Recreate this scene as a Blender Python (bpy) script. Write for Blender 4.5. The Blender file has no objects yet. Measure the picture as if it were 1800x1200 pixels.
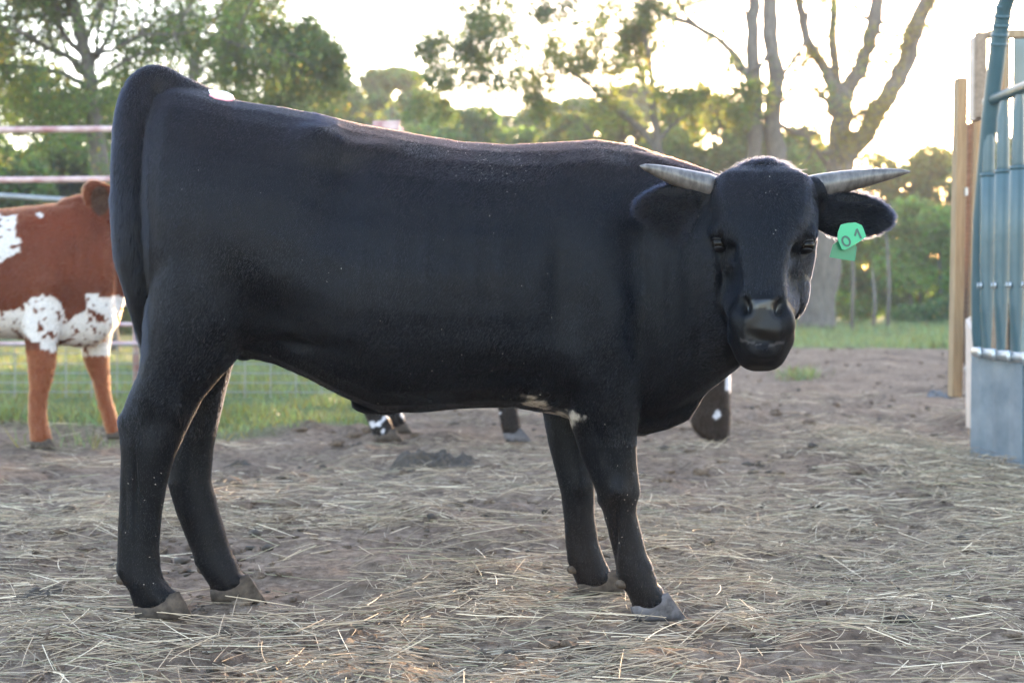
import bpy, bmesh, math, random
import numpy as np
from mathutils import Vector, Matrix

random.seed(7)
RNG = np.random.default_rng(7)
scene = bpy.context.scene
COL = scene.collection
R = math.radians

# ------------------------------------------------------------------ camera
CAM_H = 0.828
PITCH = math.atan(85 / 2500.0)
cam_data = bpy.data.cameras.new("camera")
cam_data.sensor_width = 36.0
cam_data.lens = 50.0
cam_data.clip_start = 0.05
cam_data.clip_end = 3000.0
cam_data.dof.use_dof = True
cam_data.dof.focus_distance = 3.45
cam_data.dof.aperture_fstop = 3.8
cam = bpy.data.objects.new("camera", cam_data)
cam.location = (0, 0, CAM_H)
cam.rotation_euler = (math.pi / 2 - PITCH, 0, 0)
COL.objects.link(cam)
scene.camera = cam

# ------------------------------------------------------------------ light
SUN_EL, SUN_AZ = R(7.0), R(19.0)          # azimuth measured clockwise from +Y
world = bpy.data.worlds.new("World")
scene.world = world
world.use_nodes = True
wn = world.node_tree
wn.nodes.clear()
sky = wn.nodes.new("ShaderNodeTexSky")
sky.sky_type = 'NISHITA'
sky.sun_disc = False
sky.sun_elevation = SUN_EL
sky.sun_rotation = SUN_AZ
sky.altitude = 200
sky.air_density = 1.0
sky.dust_density = 0.8
sky.ozone_density = 1.8
bg = wn.nodes.new("ShaderNodeBackground")
bg.inputs[1].default_value = 0.15
wo = wn.nodes.new("ShaderNodeOutputWorld")
wb = wn.nodes.new("ShaderNodeMix")                # one even warm cast for the whole sky
wb.data_type = 'RGBA'
wb.blend_type = 'MULTIPLY'
wb.inputs[0].default_value = 1.0
wb.inputs[7].default_value = (1.20, 0.985, 0.92, 1)
wn.links.new(sky.outputs[0], wb.inputs[6])
wn.links.new(wb.outputs[2], bg.inputs[0])
wn.links.new(bg.outputs[0], wo.inputs[0])

sun_data = bpy.data.lights.new("sun", 'SUN')
sun_data.energy = 2.0
sun_data.angle = R(0.6)
sun_data.color = (1.0, 0.66, 0.36)
sun = bpy.data.objects.new("sun", sun_data)
sd = Vector((math.sin(SUN_AZ) * math.cos(SUN_EL), math.cos(SUN_AZ) * math.cos(SUN_EL), math.sin(SUN_EL)))
sun.rotation_euler = sd.to_track_quat('Z', 'Y').to_euler()
COL.objects.link(sun)

HAZE = 0.0012
scene.view_settings.view_transform = 'Standard'
scene.view_settings.look = 'None'
scene.view_settings.gamma = 1.0
scene.view_settings.use_curve_mapping = False
scene.view_settings.exposure = 3.9

# ------------------------------------------------------------------ helpers
CP, SP = math.cos(PITCH), math.sin(PITCH)


def at(px, py, Y):
    """point of the photograph (1800 x 1200) at depth Y"""
    a = (px - 900) / 2500.0
    b = (600 - py) / 2500.0
    dy = CP + b * SP
    dz = -SP + b * CP
    s = Y / dy
    return np.array([a * s, Y, CAM_H + dz * s])


def to_px(P):
    x, y, z = P[:, 0], P[:, 1], P[:, 2] - CAM_H
    f = y * CP - z * SP
    u = y * SP + z * CP
    return np.stack([900 + 2500 * x / f, 600 - 2500 * u / f], 1)


def _hash(ix, iy, iz, seed):
    h = (ix.astype(np.int64) * 374761393 + iy.astype(np.int64) * 668265263 + iz.astype(np.int64) * 2147483647 + seed * 974711)
    h = (h ^ (h >> 13)) * 1274126177
    h &= 0x7fffffff
    h = h ^ (h >> 16)
    return (h & 0xffff) / 65535.0


def vnoise(p, seed=0):
    i = np.floor(p).astype(np.int64)
    f = p - i
    f = f * f * (3 - 2 * f)
    out = 0
    for dx in (0, 1):
        wx = f[:, 0] if dx else 1 - f[:, 0]
        for dy in (0, 1):
            wy = f[:, 1] if dy else 1 - f[:, 1]
            for dz in (0, 1):
                wz = f[:, 2] if dz else 1 - f[:, 2]
                out = out + wx * wy * wz * _hash(i[:, 0] + dx, i[:, 1] + dy, i[:, 2] + dz, seed)
    return out * 2 - 1


def fbm(p, octaves=3, seed=0):
    out, a = 0, 1.0
    for k in range(octaves):
        out = out + a * vnoise(p * (2 ** k) + 17.3 * k, seed + k)
        a *= 0.5
    return out


def p3(x, y, s):
    return np.stack([x * s, y * s, np.zeros_like(x)], 1)


def mesh_from(name, verts, faces, smooth=True):
    """verts (N,3) array, faces (M,k) array"""
    me = bpy.data.meshes.new(name)
    verts = np.asarray(verts, dtype=np.float32)
    faces = np.asarray(faces, dtype=np.int32)
    n, k = faces.shape
    me.vertices.add(len(verts))
    me.vertices.foreach_set("co", verts.ravel())
    me.loops.add(n * k)
    me.loops.foreach_set("vertex_index", faces.ravel())
    me.polygons.add(n)
    me.polygons.foreach_set("loop_start", np.arange(0, n * k, k, dtype=np.int32))
    me.polygons.foreach_set("loop_total", np.full(n, k, dtype=np.int32))
    me.update(calc_edges=True)
    me.validate()
    if smooth:
        me.polygons.foreach_set("use_smooth", np.ones(len(me.polygons), dtype=bool))
    return me


class MB:
    """collects quads / tris into one mesh"""
    def __init__(self):
        self.v, self.f = [], []

    def loft(self, rings, cap=True):
        n = len(rings[0])
        base = len(self.v)
        for r in rings:
            self.v.extend([tuple(map(float, q)) for q in r])
        for i in range(len(rings) - 1):
            for j in range(n):
                a = base + i * n + j
                b = base + i * n + (j + 1) % n
                self.f.append((a, b, b + n, a + n))
        if cap:
            for i, flip in ((0, True), (len(rings) - 1, False)):
                c = len(self.v)
                self.v.append(tuple(np.mean(np.array(rings[i]), 0).astype(float)))
                for j in range(n):
                    a = base + i * n + j
                    b = base + i * n + (j + 1) % n
                    self.f.append((b, a, c) if flip else (a, b, c))
        return self

    def tube(self, pts, radii, sides=8, cap=True, squash=None):
        pts = [np.array(p, float) for p in pts]
        rings = []
        ref = np.array([0.31, 0.2, 0.93])
        for i, p in enumerate(pts):
            t = pts[min(i + 1, len(pts) - 1)] - pts[max(i - 1, 0)]
            t = t / (np.linalg.norm(t) + 1e-9)
            if i == 0:
                u = np.cross(t, ref)
                if np.linalg.norm(u) < 0.1:
                    u = np.cross(t, np.array([1, 0, 0.0]))
            else:
                u = u - t * np.dot(u, t)
            u = u / (np.linalg.norm(u) + 1e-9)
            w = np.cross(t, u)
            rings.append([p + radii[i] * (math.cos(2 * math.pi * k / sides) * u + math.sin(2 * math.pi * k / sides) * w) for k in range(sides)])
        return self.loft(rings, cap)

    def box(self, lo, hi, M=None):
        b = len(self.v)
        for z in (lo[2], hi[2]):
            for x, y in ((lo[0], lo[1]), (hi[0], lo[1]), (hi[0], hi[1]), (lo[0], hi[1])):
                q = Vector((x, y, z))
                if M is not None:
                    q = M @ q
                self.v.append(tuple(q))
        for f in ((0, 3, 2, 1), (4, 5, 6, 7), (0, 1, 5, 4), (1, 2, 6, 5), (2, 3, 7, 6), (3, 0, 4, 7)):
            self.f.append(tuple(b + i for i in f))
        return self

    def ball(self, c, r, seg=14, ring=9, M=None):
        c = np.array(c, float)
        r = np.array(r if hasattr(r, '__len__') else (r, r, r), float)
        rings = []
        for i in range(1, ring):
            th = math.pi * i / ring
            row = []
            for j in range(seg):
                ph = 2 * math.pi * j / seg
                d = np.array([math.sin(th) * math.cos(ph), math.sin(th) * math.sin(ph), math.cos(th)]) * r
                if M is not None:
                    d = M @ d
                row.append(c + d)
            rings.append(row)
        return self.loft(rings, True)

    def mesh(self, name, smooth=True):
        me = bpy.data.meshes.new(name)
        me.from_pydata(self.v, [], self.f)
        me.update()
        bm = bmesh.new()
        bm.from_mesh(me)
        bmesh.ops.recalc_face_normals(bm, faces=bm.faces)
        bm.to_mesh(me)
        bm.free()
        if smooth:
            me.polygons.foreach_set("use_smooth", np.ones(len(me.polygons), dtype=bool))
        return me

    def build(self, name, mat, parent=None, smooth=True, bevel=0):
        return link(name, self.mesh(name, smooth), mat, parent, bevel)


def link(name, data, mat=None, parent=None, bevel=0):
    o = bpy.data.objects.new(name, data)
    if mat is not None:
        data.materials.append(mat)
    COL.objects.link(o)
    if parent is not None:
        o.parent = parent
        o.matrix_parent_inverse = Matrix.Translation(parent.location).inverted()
    if bevel:
        m = o.modifiers.new("bevel", 'BEVEL')
        m.width = bevel
        m.segments = 2
        m.limit_method = 'ANGLE'
    return o


def tag(o, label=None, cat=None, group=None, kind=None):
    if label:
        o['label'] = label
    if cat:
        o['category'] = cat
    if group:
        o['group'] = group
    if kind:
        o['kind'] = kind
    return o


def thing(name, loc, label, cat, group=None):
    o = bpy.data.objects.new(name, None)
    o.empty_display_size = 0.1
    o.location = tuple(float(c) for c in loc)
    COL.objects.link(o)
    return tag(o, label, cat, group)


def set_color(me, name, cols, domain='POINT'):
    a = me.attributes.new(name, 'FLOAT_COLOR', domain)
    c = np.ones((len(cols), 4), dtype=np.float32)
    c[:, :3] = cols
    a.data.foreach_set("color", c.ravel())


def strands(name, pts, rad, cols, mat, parent=None):
    """pts (N,k,3), rad (N,k), cols (N,3) -> hair curves object"""
    N, k = pts.shape[:2]
    hc = bpy.data.hair_curves.new(name)
    hc.add_curves([k] * N)
    hc.attributes['position'].data.foreach_set("vector", np.ascontiguousarray(pts, dtype=np.float32).ravel())
    ra = hc.attributes.get('radius') or hc.attributes.new('radius', 'FLOAT', 'POINT')
    ra.data.foreach_set("value", np.ascontiguousarray(rad, dtype=np.float32).ravel())
    set_color(hc, 'tint', cols, 'CURVE')
    return link(name, hc, mat, parent)


# ------------------------------------------------------------------ materials
def mat_new(name):
    m = bpy.data.materials.new(name)
    m.use_nodes = True
    nt = m.node_tree
    b = nt.nodes["Principled BSDF"]
    return m, nt, b


def noise_node(nt, scale, detail=4, rough=0.55, coord='Object', stretch=None):
    tc = nt.nodes.new("ShaderNodeTexCoord")
    mp = nt.nodes.new("ShaderNodeMapping")
    if stretch:
        mp.inputs['Scale'].default_value = stretch
    n = nt.nodes.new("ShaderNodeTexNoise")
    n.inputs['Scale'].default_value = scale
    n.inputs['Detail'].default_value = detail
    n.inputs['Roughness'].default_value = rough
    nt.links.new(tc.outputs[coord], mp.inputs[0])
    nt.links.new(mp.outputs[0], n.inputs['Vector'])
    return n


def ramp(nt, src, stops):
    r = nt.nodes.new("ShaderNodeValToRGB")
    e = r.color_ramp.elements
    while len(e) < len(stops):
        e.new(0.5)
    for q, (pos, c) in zip(e, stops):
        q.position = pos
        q.color = (*c, 1)
    nt.links.new(src, r.inputs[0])
    return r


def bump(nt, b, src, strength=0.3, dist=0.01):
    n = nt.nodes.new("ShaderNodeBump")
    n.inputs['Strength'].default_value = strength
    n.inputs['Distance'].default_value = dist
    nt.links.new(src, n.inputs['Height'])
    nt.links.new(n.outputs[0], b.inputs['Normal'])
    return n


def simple_mat(name, c0, c1, scale=8, rough=0.6, metallic=0.0, bstr=0.2, bdist=0.004, stretch=None, detail=5, spec=0.5):
    m, nt, b = mat_new(name)
    n = noise_node(nt, scale, detail, 0.6, 'Object', stretch)
    r = ramp(nt, n.outputs[0], [(0.3, c0), (0.7, c1)])
    nt.links.new(r.outputs[0], b.inputs['Base Color'])
    b.inputs['Roughness'].default_value = rough
    b.inputs['Metallic'].default_value = metallic
    b.inputs['Specular IOR Level'].default_value = spec
    if bstr:
        bump(nt, b, n.outputs[0], bstr, bdist)
    return m


def attr_node(nt, name):
    a = nt.nodes.new("ShaderNodeAttribute")
    a.attribute_name = name
    return a


def coat_mat(name):
    m, nt, b = mat_new(name)
    a = attr_node(nt, 'tint')
    n = noise_node(nt, 60, 4, 0.6)
    mx = nt.nodes.new("ShaderNodeMix")
    mx.data_type = 'RGBA'
    mx.blend_type = 'MULTIPLY'
    mx.inputs[0].default_value = 0.5
    nt.links.new(a.outputs['Color'], mx.inputs[6])
    r = ramp(nt, n.outputs[0], [(0.3, (0.6, 0.6, 0.6)), (0.7, (1.2, 1.2, 1.2))])
    nt.links.new(r.outputs[0], mx.inputs[7])
    nt.links.new(mx.outputs[2], b.inputs['Base Color'])
    ba = attr_node(nt, 'bare')
    rg = nt.nodes.new("ShaderNodeMapRange")
    rg.inputs['To Min'].default_value = 0.5
    rg.inputs['To Max'].default_value = 0.30
    nt.links.new(ba.outputs['Fac'], rg.inputs['Value'])
    nt.links.new(rg.outputs[0], b.inputs['Roughness'])
    sg = nt.nodes.new("ShaderNodeMapRange")
    sg.inputs['To Min'].default_value = 0.10
    sg.inputs['To Max'].default_value = 0.45
    nt.links.new(ba.outputs['Fac'], sg.inputs['Value'])
    nt.links.new(sg.outputs[0], b.inputs['Specular IOR Level'])
    n2 = noise_node(nt, 30, 4, 0.65, 'Object', (7, 7, 1.3))
    bump(nt, b, n2.outputs[0], 0.22, 0.003)
    return m


def hair_mat(name):
    m = bpy.data.materials.new(name)
    m.use_nodes = True
    nt = m.node_tree
    nt.nodes.clear()
    out = nt.nodes.new("ShaderNodeOutputMaterial")
    h = nt.nodes.new("ShaderNodeBsdfHairPrincipled")
    h.model = 'CHIANG'
    h.parametrization = 'COLOR'
    h.inputs['Roughness'].default_value = 0.36
    h.inputs['Radial Roughness'].default_value = 0.6
    h.inputs['IOR'].default_value = 1.36
    a = attr_node(nt, 'tint')
    nt.links.new(a.outputs['Color'], h.inputs['Color'])
    nt.links.new(h.outputs[0], out.inputs[0])
    return m


def leaf_mat(name, trans=0.45, rough=0.5):
    m, nt, b = mat_new(name)
    a = attr_node(nt, 'tint')
    nt.links.new(a.outputs['Color'], b.inputs['Base Color'])
    b.inputs['Roughness'].default_value = rough
    b.inputs['Specular IOR Level'].default_value = 0.3
    t = nt.nodes.new("ShaderNodeBsdfTranslucent")
    mx = nt.nodes.new("ShaderNodeMixShader")
    mx.inputs[0].default_value = trans
    g = nt.nodes.new("ShaderNodeMix")
    g.data_type = 'RGBA'
    g.blend_type = 'MULTIPLY'
    g.inputs[0].default_value = 1.0
    g.inputs[7].default_value = (1.75, 1.7, 0.85, 1)
    nt.links.new(a.outputs['Color'], g.inputs[6])
    nt.links.new(g.outputs[2], t.inputs[0])
    nt.links.new(b.outputs[0], mx.inputs[1])
    nt.links.new(t.outputs[0], mx.inputs[2])
    nt.links.new(mx.outputs[0], nt.nodes['Material Output'].inputs[0])
    return m


M_LEAF = leaf_mat("leaf", .6)
M_GRASS = leaf_mat("grass_blade", 0.35)
M_STRAW, _nt, _b = mat_new("straw")
_nt.links.new(attr_node(_nt, 'tint').outputs['Color'], _b.inputs['Base Color'])
_b.inputs['Roughness'].default_value = 0.6
_b.inputs['Specular IOR Level'].default_value = 0.25
M_COAT = coat_mat("coat")
M_HAIR = hair_mat("hair")
M_BARK = simple_mat("bark", (0.05, 0.044, 0.038), (0.16, 0.14, 0.12), 6, 0.9, bstr=0.8, bdist=0.05, stretch=(4, 4, 0.7))
M_HORN = simple_mat("horn", (0.035, 0.030, 0.027), (0.14, 0.122, 0.11), 30, 0.36, bstr=0.3, bdist=0.002, stretch=(2.5, 1, 1))
M_HOOF = simple_mat("hoof", (0.020, 0.0145, 0.010), (0.085, 0.062, 0.046), 45, 0.75, bstr=0.6, bdist=0.003, spec=.2)
M_WHITEHOOF = simple_mat("pale_hoof", (0.034, 0.028, 0.026), (0.115, 0.102, 0.102), 45, 0.7, bstr=0.5, bdist=0.003, spec=.25)
M_EYE, _nt, _b = mat_new("eye")
_b.inputs['Base Color'].default_value = (0.004, 0.0028, 0.002, 1)
_b.inputs['Roughness'].default_value = 0.06
_b.inputs['Specular IOR Level'].default_value = 0.12
M_LID = simple_mat("eyelid_skin", (.002, .002, .0025), (.005, .005, .006), 120, .5, bstr=.4, bdist=.001, spec=.3)
M_SKIN = simple_mat("bare_skin", (0.02, 0.018, 0.018), (0.045, 0.04, 0.038), 90, 0.4, bstr=0.5, bdist=0.002)

M_GREENSTEEL = simple_mat("green_painted_steel", (0.030, 0.068, 0.082), (0.046, 0.092, 0.108), 5, 0.34, bstr=0.05, bdist=0.002, spec=0.5)
M_GALV = simple_mat("galvanised_steel", (0.34, 0.36, 0.37), (0.52, 0.54, 0.55), 14, 0.42, 0.75, bstr=0.08, bdist=0.002)
M_SHEET = simple_mat("scuffed_sheet", (0.10, 0.14, 0.175), (0.23, 0.27, 0.305), 3.2, 0.5, 0.3, bstr=0.1, bdist=0.004, stretch=(1, 1, 2.0))
M_REDPIPE = simple_mat("faded_red_pipe", (0.28, 0.12, 0.12), (0.55, 0.42, 0.40), 9, 0.6, bstr=0.15, bdist=0.002)
M_GREYPIPE = simple_mat("grey_pipe", (0.17, 0.17, 0.17), (0.28, 0.28, 0.28), 8, 0.5, 0.4, bstr=0.1, bdist=0.002)
M_WIRE = simple_mat("wire", (0.17, 0.17, 0.165), (0.30, 0.30, 0.29), 20, 0.55, 0.5, bstr=0)
M_WOOD = simple_mat("yellow_timber", (0.20, 0.13, 0.068), (0.35, 0.24, 0.135), 7, 0.75, bstr=0.35, bdist=0.004, stretch=(9, 9, 0.6))
M_WOODH = simple_mat("brown_plank", (0.17, 0.115, 0.075), (0.30, 0.215, 0.15), 7, 0.8, bstr=0.35, bdist=0.004, stretch=(9, 0.6, 9))
M_WOODP = simple_mat("pale_cut_wood", (0.42, 0.33, 0.27), (0.58, 0.47, 0.40), 12, 0.8, bstr=0.3, bdist=0.003)
M_TEALSHEET = simple_mat("grey_green_siding", (0.13, 0.17, 0.16), (0.18, 0.22, 0.21), 3, 0.6, bstr=0.05)
M_TAG, _nt, _b = mat_new("green_plastic")
_b.inputs['Base Color'].default_value = (0.008, 0.30, 0.135, 1)
_b.inputs['Roughness'].default_value = 0.35
_b.inputs['Subsurface Weight'].default_value = 0.1
M_TAGD, _nt, _b = mat_new("dark_green_plastic")
_b.inputs['Base Color'].default_value = (0.003, 0.15, 0.065, 1)
_b.inputs['Roughness'].default_value = 0.35
M_PRINT, _nt, _b = mat_new("dark_print")
_b.inputs['Base Color'].default_value = (0.02, 0.075, 0.055, 1)
_b.inputs['Roughness'].default_value = 0.5
M_STICK, _nt, _b = mat_new("white_sticker")
_b.inputs['Base Color'].default_value = (0.80, 0.74, 0.74, 1)
_b.inputs['Roughness'].default_value = 0.4
M_PINK, _nt, _b = mat_new("pink_print")
_b.inputs['Base Color'].default_value = (0.75, 0.28, 0.33, 1)
_b.inputs['Roughness'].default_value = 0.45
M_DUNG = simple_mat("dung", (0.012, 0.009, 0.006), (0.065, 0.043, 0.025), 40, 0.85, bstr=0.8, bdist=0.01)
M_DUNGGREY = simple_mat("dry_grey_dung", (0.05, 0.05, 0.055), (0.12, 0.12, 0.125), 30, 0.9, bstr=0.8, bdist=0.01)

# ------------------------------------------------------------------ ground
HOOVES = [(at(285, 1090, 3.60)), (at(420, 1060, 3.80)), (at(1160, 1090, 3.60)), (at(1060, 1045, 3.90))]


def gh(x, y):
    x = np.asarray(x, float)
    y = np.asarray(y, float)
    z = 0.020 * fbm(p3(x, y, 0.9), 2, 1) + 0.012 * fbm(p3(x, y, 3.5), 2, 5)
    near = np.clip(1.4 - y / 14.0, 0.0, 1.0)
    z += near * (0.0075 * vnoise(p3(x, y, 13), 9) + 0.0045 * vnoise(p3(x, y, 31), 11))
    # trodden lumps
    l = np.clip(vnoise(p3(x, y, 7.5), 14) - 0.25, 0, 1)
    z += near * 0.035 * l
    mid = np.clip((y - 4.5) / 4.0, 0, 1) * np.clip((24 - y) / 8.0, 0, 1)
    z += mid * (0.050 * np.clip(vnoise(p3(x, y, 3.1), 15) - .15, 0, 1) + .035 * np.clip(vnoise(p3(x, y, 6.3), 16) - .1, 0, 1) - .03 * np.clip(vnoise(p3(x, y, 4.7), 17) - .2, 0, 1))
    for h in HOOVES:
        w = np.exp(-((x - h[0]) ** 2 + (y - h[1]) ** 2) / 0.10 ** 2)
        z = z * (1 - w)
    z += 0.10 * np.exp(-((x - 4.2) / 2.6) ** 2 - ((y - 17) / 3.0) ** 2)
    z -= 0.055 * np.exp(-((x - 2.55) / 0.30) ** 2) * np.clip((y - 5.0) / 2, 0, 1) * np.clip((10 - y) / 1.5, 0, 1)
    return z


def grass_mask(x, y):
    """0..1 where grass grows"""
    x = np.asarray(x, float)
    y = np.asarray(y, float)
    w = 0.9 * fbm(p3(x, y, 0.7), 3, 21)
    edge = np.where(x < -0.9, 8.15 + 0.9 * np.clip((x + 2.2), 0, 9), 9.4 + (x + 0.9) * 3.4)
    edge = np.minimum(edge, 20.5)
    return np.clip((y + w - edge) / 0.9 + 0.5, 0, 1)


def axis(dense_lo, dense_hi, step, lo, hi, grow=1.06, grow_lo=1.06):
    a = list(np.arange(dense_lo, dense_hi, step))
    s, p = step, a[-1]
    while p < hi:
        s *= grow
        p += s
        a.append(p)
    s, p = step, a[0]
    b = []
    while p > lo:
        s *= grow_lo
        p -= s
        b.append(p)
    return np.array(b[::-1] + a)


gx = axis(-2.3, 2.6, 0.017, -600, 600, 1.045, 1.045)
gy = axis(2.4, 5.2, 0.014, -200, 900, 1.014, 1.08)
GX, GY = np.meshgrid(gx, gy)
fx, fy = GX.ravel(), GY.ravel()
gz = gh(fx, fy)
nx, ny = len(gx), len(gy)
idx = np.arange(nx * ny).reshape(ny, nx)
quads = np.stack([idx[:-1, :-1].ravel(), idx[:-1, 1:].ravel(), idx[1:, 1:].ravel(), idx[1:, :-1].ravel()], 1)
g_me = mesh_from("ground", np.stack([fx, fy, gz], 1), quads)
gm = grass_mask(fx, fy)
set_color(g_me, 'grassy', np.stack([gm, gm, gm], 1))
m, nt, b = mat_new("trodden_dirt")
n1 = noise_node(nt, 2.2, 6, 0.62)
n2 = noise_node(nt, 26, 6, 0.7)
n3 = noise_node(nt, 140, 3, 0.6)
r1 = ramp(nt, n2.outputs[0], [(0.28, (0.048, 0.033, 0.023)), (0.5, (0.160, 0.116, 0.084)), (0.75, (0.31, 0.240, 0.185))])
r2 = ramp(nt, n1.outputs[0], [(0.32, (0.62, 0.58, 0.56)), (0.66, (1.12, 1.1, 1.08))])
mx = nt.nodes.new("ShaderNodeMix")
mx.data_type = 'RGBA'
mx.blend_type = 'MULTIPLY'
mx.inputs[0].default_value = 1.0
nt.links.new(r1.outputs[0], mx.inputs[6])
nt.links.new(r2.outputs[0], mx.inputs[7])
ga = attr_node(nt, 'grassy')
mg = nt.nodes.new("ShaderNodeMix")
mg.data_type = 'RGBA'
r3 = ramp(nt, n2.outputs[0], [(0.3, (0.05, 0.075, 0.025)), (0.7, (0.12, 0.15, 0.06))])
nt.links.new(ga.outputs['Fac'], mg.inputs[0])
nt.links.new(mx.outputs[2], mg.inputs[6])
nt.links.new(r3.outputs[0], mg.inputs[7])
nt.links.new(mg.outputs[2], b.inputs['Base Color'])
b.inputs['Roughness'].default_value = 0.95
b.inputs['Specular IOR Level'].default_value = 0.15
ad = nt.nodes.new("ShaderNodeMath")
ad.operation = 'ADD'
nt.links.new(n2.outputs[0], ad.inputs[0])
nt.links.new(n3.outputs[0], ad.inputs[1])
bump(nt, b, ad.outputs[0], 0.9, 0.012)
M_DIRT = m
ground = link("ground", g_me, M_DIRT)
tag(ground, "brown trodden dirt of the paddock running out into grass", kind='structure')


# ------------------------------------------------------------------ animals
def ring_x(px, top, bot, hw, Y, n=28, egg=0.10, ex=2.3):
    """vertical cross-section of a trunk that runs along X"""
    a, c = at(px, top, Y), at(px, bot, Y)
    zc, hh = (a[2] + c[2]) / 2, (a[2] - c[2]) / 2
    x = (a[0] + c[0]) / 2
    out = []
    for k in range(n):
        th = 2 * math.pi * k / n
        co, si = math.cos(th), math.sin(th)
        e = 2.0 / ex
        y = hw * math.copysign(abs(co) ** e, co) * (1 - egg * si)
        z = hh * math.copysign(abs(si) ** e, si)
        out.append((x, Y + y, zc + z))
    return out


def ring_z(py, xl, xr, hd, Y, slope=0, n=18):
    """level cross-section of a leg; slope drops its rear edge by so many pixels"""
    a, c = at(xl, py + slope / 2, Y), at(xr, py - slope / 2, Y)
    m_, h_ = (a + c) / 2, (c - a) / 2
    out = []
    for k in range(n):
        co_, si_ = math.cos(2 * math.pi * k / n), math.sin(2 * math.pi * k / n)
        q = m_ + h_ * co_
        out.append((q[0], Y + hd * si_, q[2]))
    return out


def ring_free(c, u, v, ru, rv, n=20, k=0.0, ex=2.2):
    out = []
    for j in range(n):
        th = 2 * math.pi * j / n
        co, si = math.cos(th), math.sin(th)
        e = 2.0 / ex
        uu = ru * math.copysign(abs(co) ** e, co) * (1 - k * si)
        vv = rv * math.copysign(abs(si) ** e, si)
        out.append(c + u * uu + v * vv)
    return out


def leg(mb, rows):
    mb.loft([ring_z(*r) for r in rows])


def fuse(name, mb, voxel, smooth_iter=6):
    """one continuous skin over overlapping volumes"""
    o = bpy.data.objects.new("tmp", mb.mesh("tmp"))
    COL.objects.link(o)
    rm = o.modifiers.new("r", 'REMESH')
    rm.mode = 'VOXEL'
    rm.voxel_size = voxel
    sm = o.modifiers.new("s", 'SMOOTH')
    sm.factor = 0.5
    sm.iterations = smooth_iter
    dg = bpy.context.evaluated_depsgraph_get()
    me = bpy.data.meshes.new_from_object(o.evaluated_get(dg))
    me.name = name
    old = o.data
    bpy.data.objects.remove(o)
    bpy.data.meshes.remove(old)
    me.materials.clear()
    return me


def coords(me):
    a = np.empty(len(me.vertices) * 3, dtype=np.float32)
    me.vertices.foreach_get("co", a)
    return a.reshape(-1, 3).astype(float)


def normals(me):
    a = np.empty(len(me.vertices) * 3, dtype=np.float32)
    me.vertices.foreach_get("normal", a)
    return a.reshape(-1, 3).astype(float)


def put(me, co):
    me.vertices.foreach_set("co", co.astype(np.float32).ravel())
    me.update()
    me.polygons.foreach_set("use_smooth", np.ones(len(me.polygons), dtype=bool))


def sculpt(me, bumps, gain=1.0):
    """bumps: (centre, radius or (rx,ry,rz), amount) pushes along the normal"""
    co, no = coords(me), normals(me)
    d = np.zeros(len(co))
    for c, r, amt in bumps:
        amt = amt * gain
        q = (co - np.array(c)) / np.array(r if hasattr(r, '__len__') else (r, r, r))
        d += amt * np.exp(-(q ** 2).sum(1))
    put(me, co + no * d[:, None])


def fur(name, me, count, length_fn, dir_fn, tint_fn, parent, rad=0.00045, keep_fn=None, lift=0.3, seed=1, swirl=.35, rough=.16):
    rng = np.random.default_rng(seed)
    me.calc_loop_triangles()
    n = len(me.loop_triangles)
    t = np.empty(n * 3, dtype=np.int32)
    me.loop_triangles.foreach_get("vertices", t)
    t = t.reshape(-1, 3)
    co, no = coords(me), normals(me)
    A, B, C = co[t[:, 0]], co[t[:, 1]], co[t[:, 2]]
    area = np.linalg.norm(np.cross(B - A, C - A), axis=1)
    ti = rng.choice(n, count, p=area / area.sum())
    r1, r2 = np.sqrt(rng.random(count)), rng.random(count)
    w = np.stack([1 - r1, r1 * (1 - r2), r1 * r2], 1)
    P = w[:, :1] * A[ti] + w[:, 1:2] * B[ti] + w[:, 2:] * C[ti]
    N = w[:, :1] * no[t[ti, 0]] + w[:, 1:2] * no[t[ti, 1]] + w[:, 2:] * no[t[ti, 2]]
    N /= np.linalg.norm(N, axis=1, keepdims=True) + 1e-9
    if keep_fn is not None:
        k = keep_fn(P)
        P, N = P[k], N[k]
    D = dir_fn(P, N)
    sw = np.stack([fbm(P * 9, 2, 31), fbm(P * 9, 2, 41), fbm(P * 9, 2, 51)], 1) * swirl
    st = np.array([26.0, 26.0, 3.5])
    sw = sw + swirl * .9 * np.stack([vnoise(P * st, 61), vnoise(P * st, 67), .3 * vnoise(P * st, 71)], 1)
    D = D + sw + rng.normal(0, rough, P.shape)
    D -= N * (D * N).sum(1, keepdims=True)
    D /= np.linalg.norm(D, axis=1, keepdims=True) + 1e-9
    L = length_fn(P, N) * rng.uniform(0.65, 1.25, len(P))
    li = lift * rng.uniform(0.6, 1.6, len(P))[:, None]
    d1 = D + N * li * 1.6
    d1 /= np.linalg.norm(d1, axis=1, keepdims=True)
    d2 = D + N * li * 0.5
    d2 /= np.linalg.norm(d2, axis=1, keepdims=True)
    p0 = P - N * 0.001
    p1 = p0 + d1 * (L * 0.5)[:, None]
    p2 = p1 + d2 * (L * 0.5)[:, None]
    pts = np.stack([p0, p1, p2], 1)
    rr = np.stack([np.full(len(P), rad), np.full(len(P), rad * 0.8), np.full(len(P), rad * 0.15)], 1)
    return strands(name, pts, rr, tint_fn(P), M_HAIR, parent)


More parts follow.
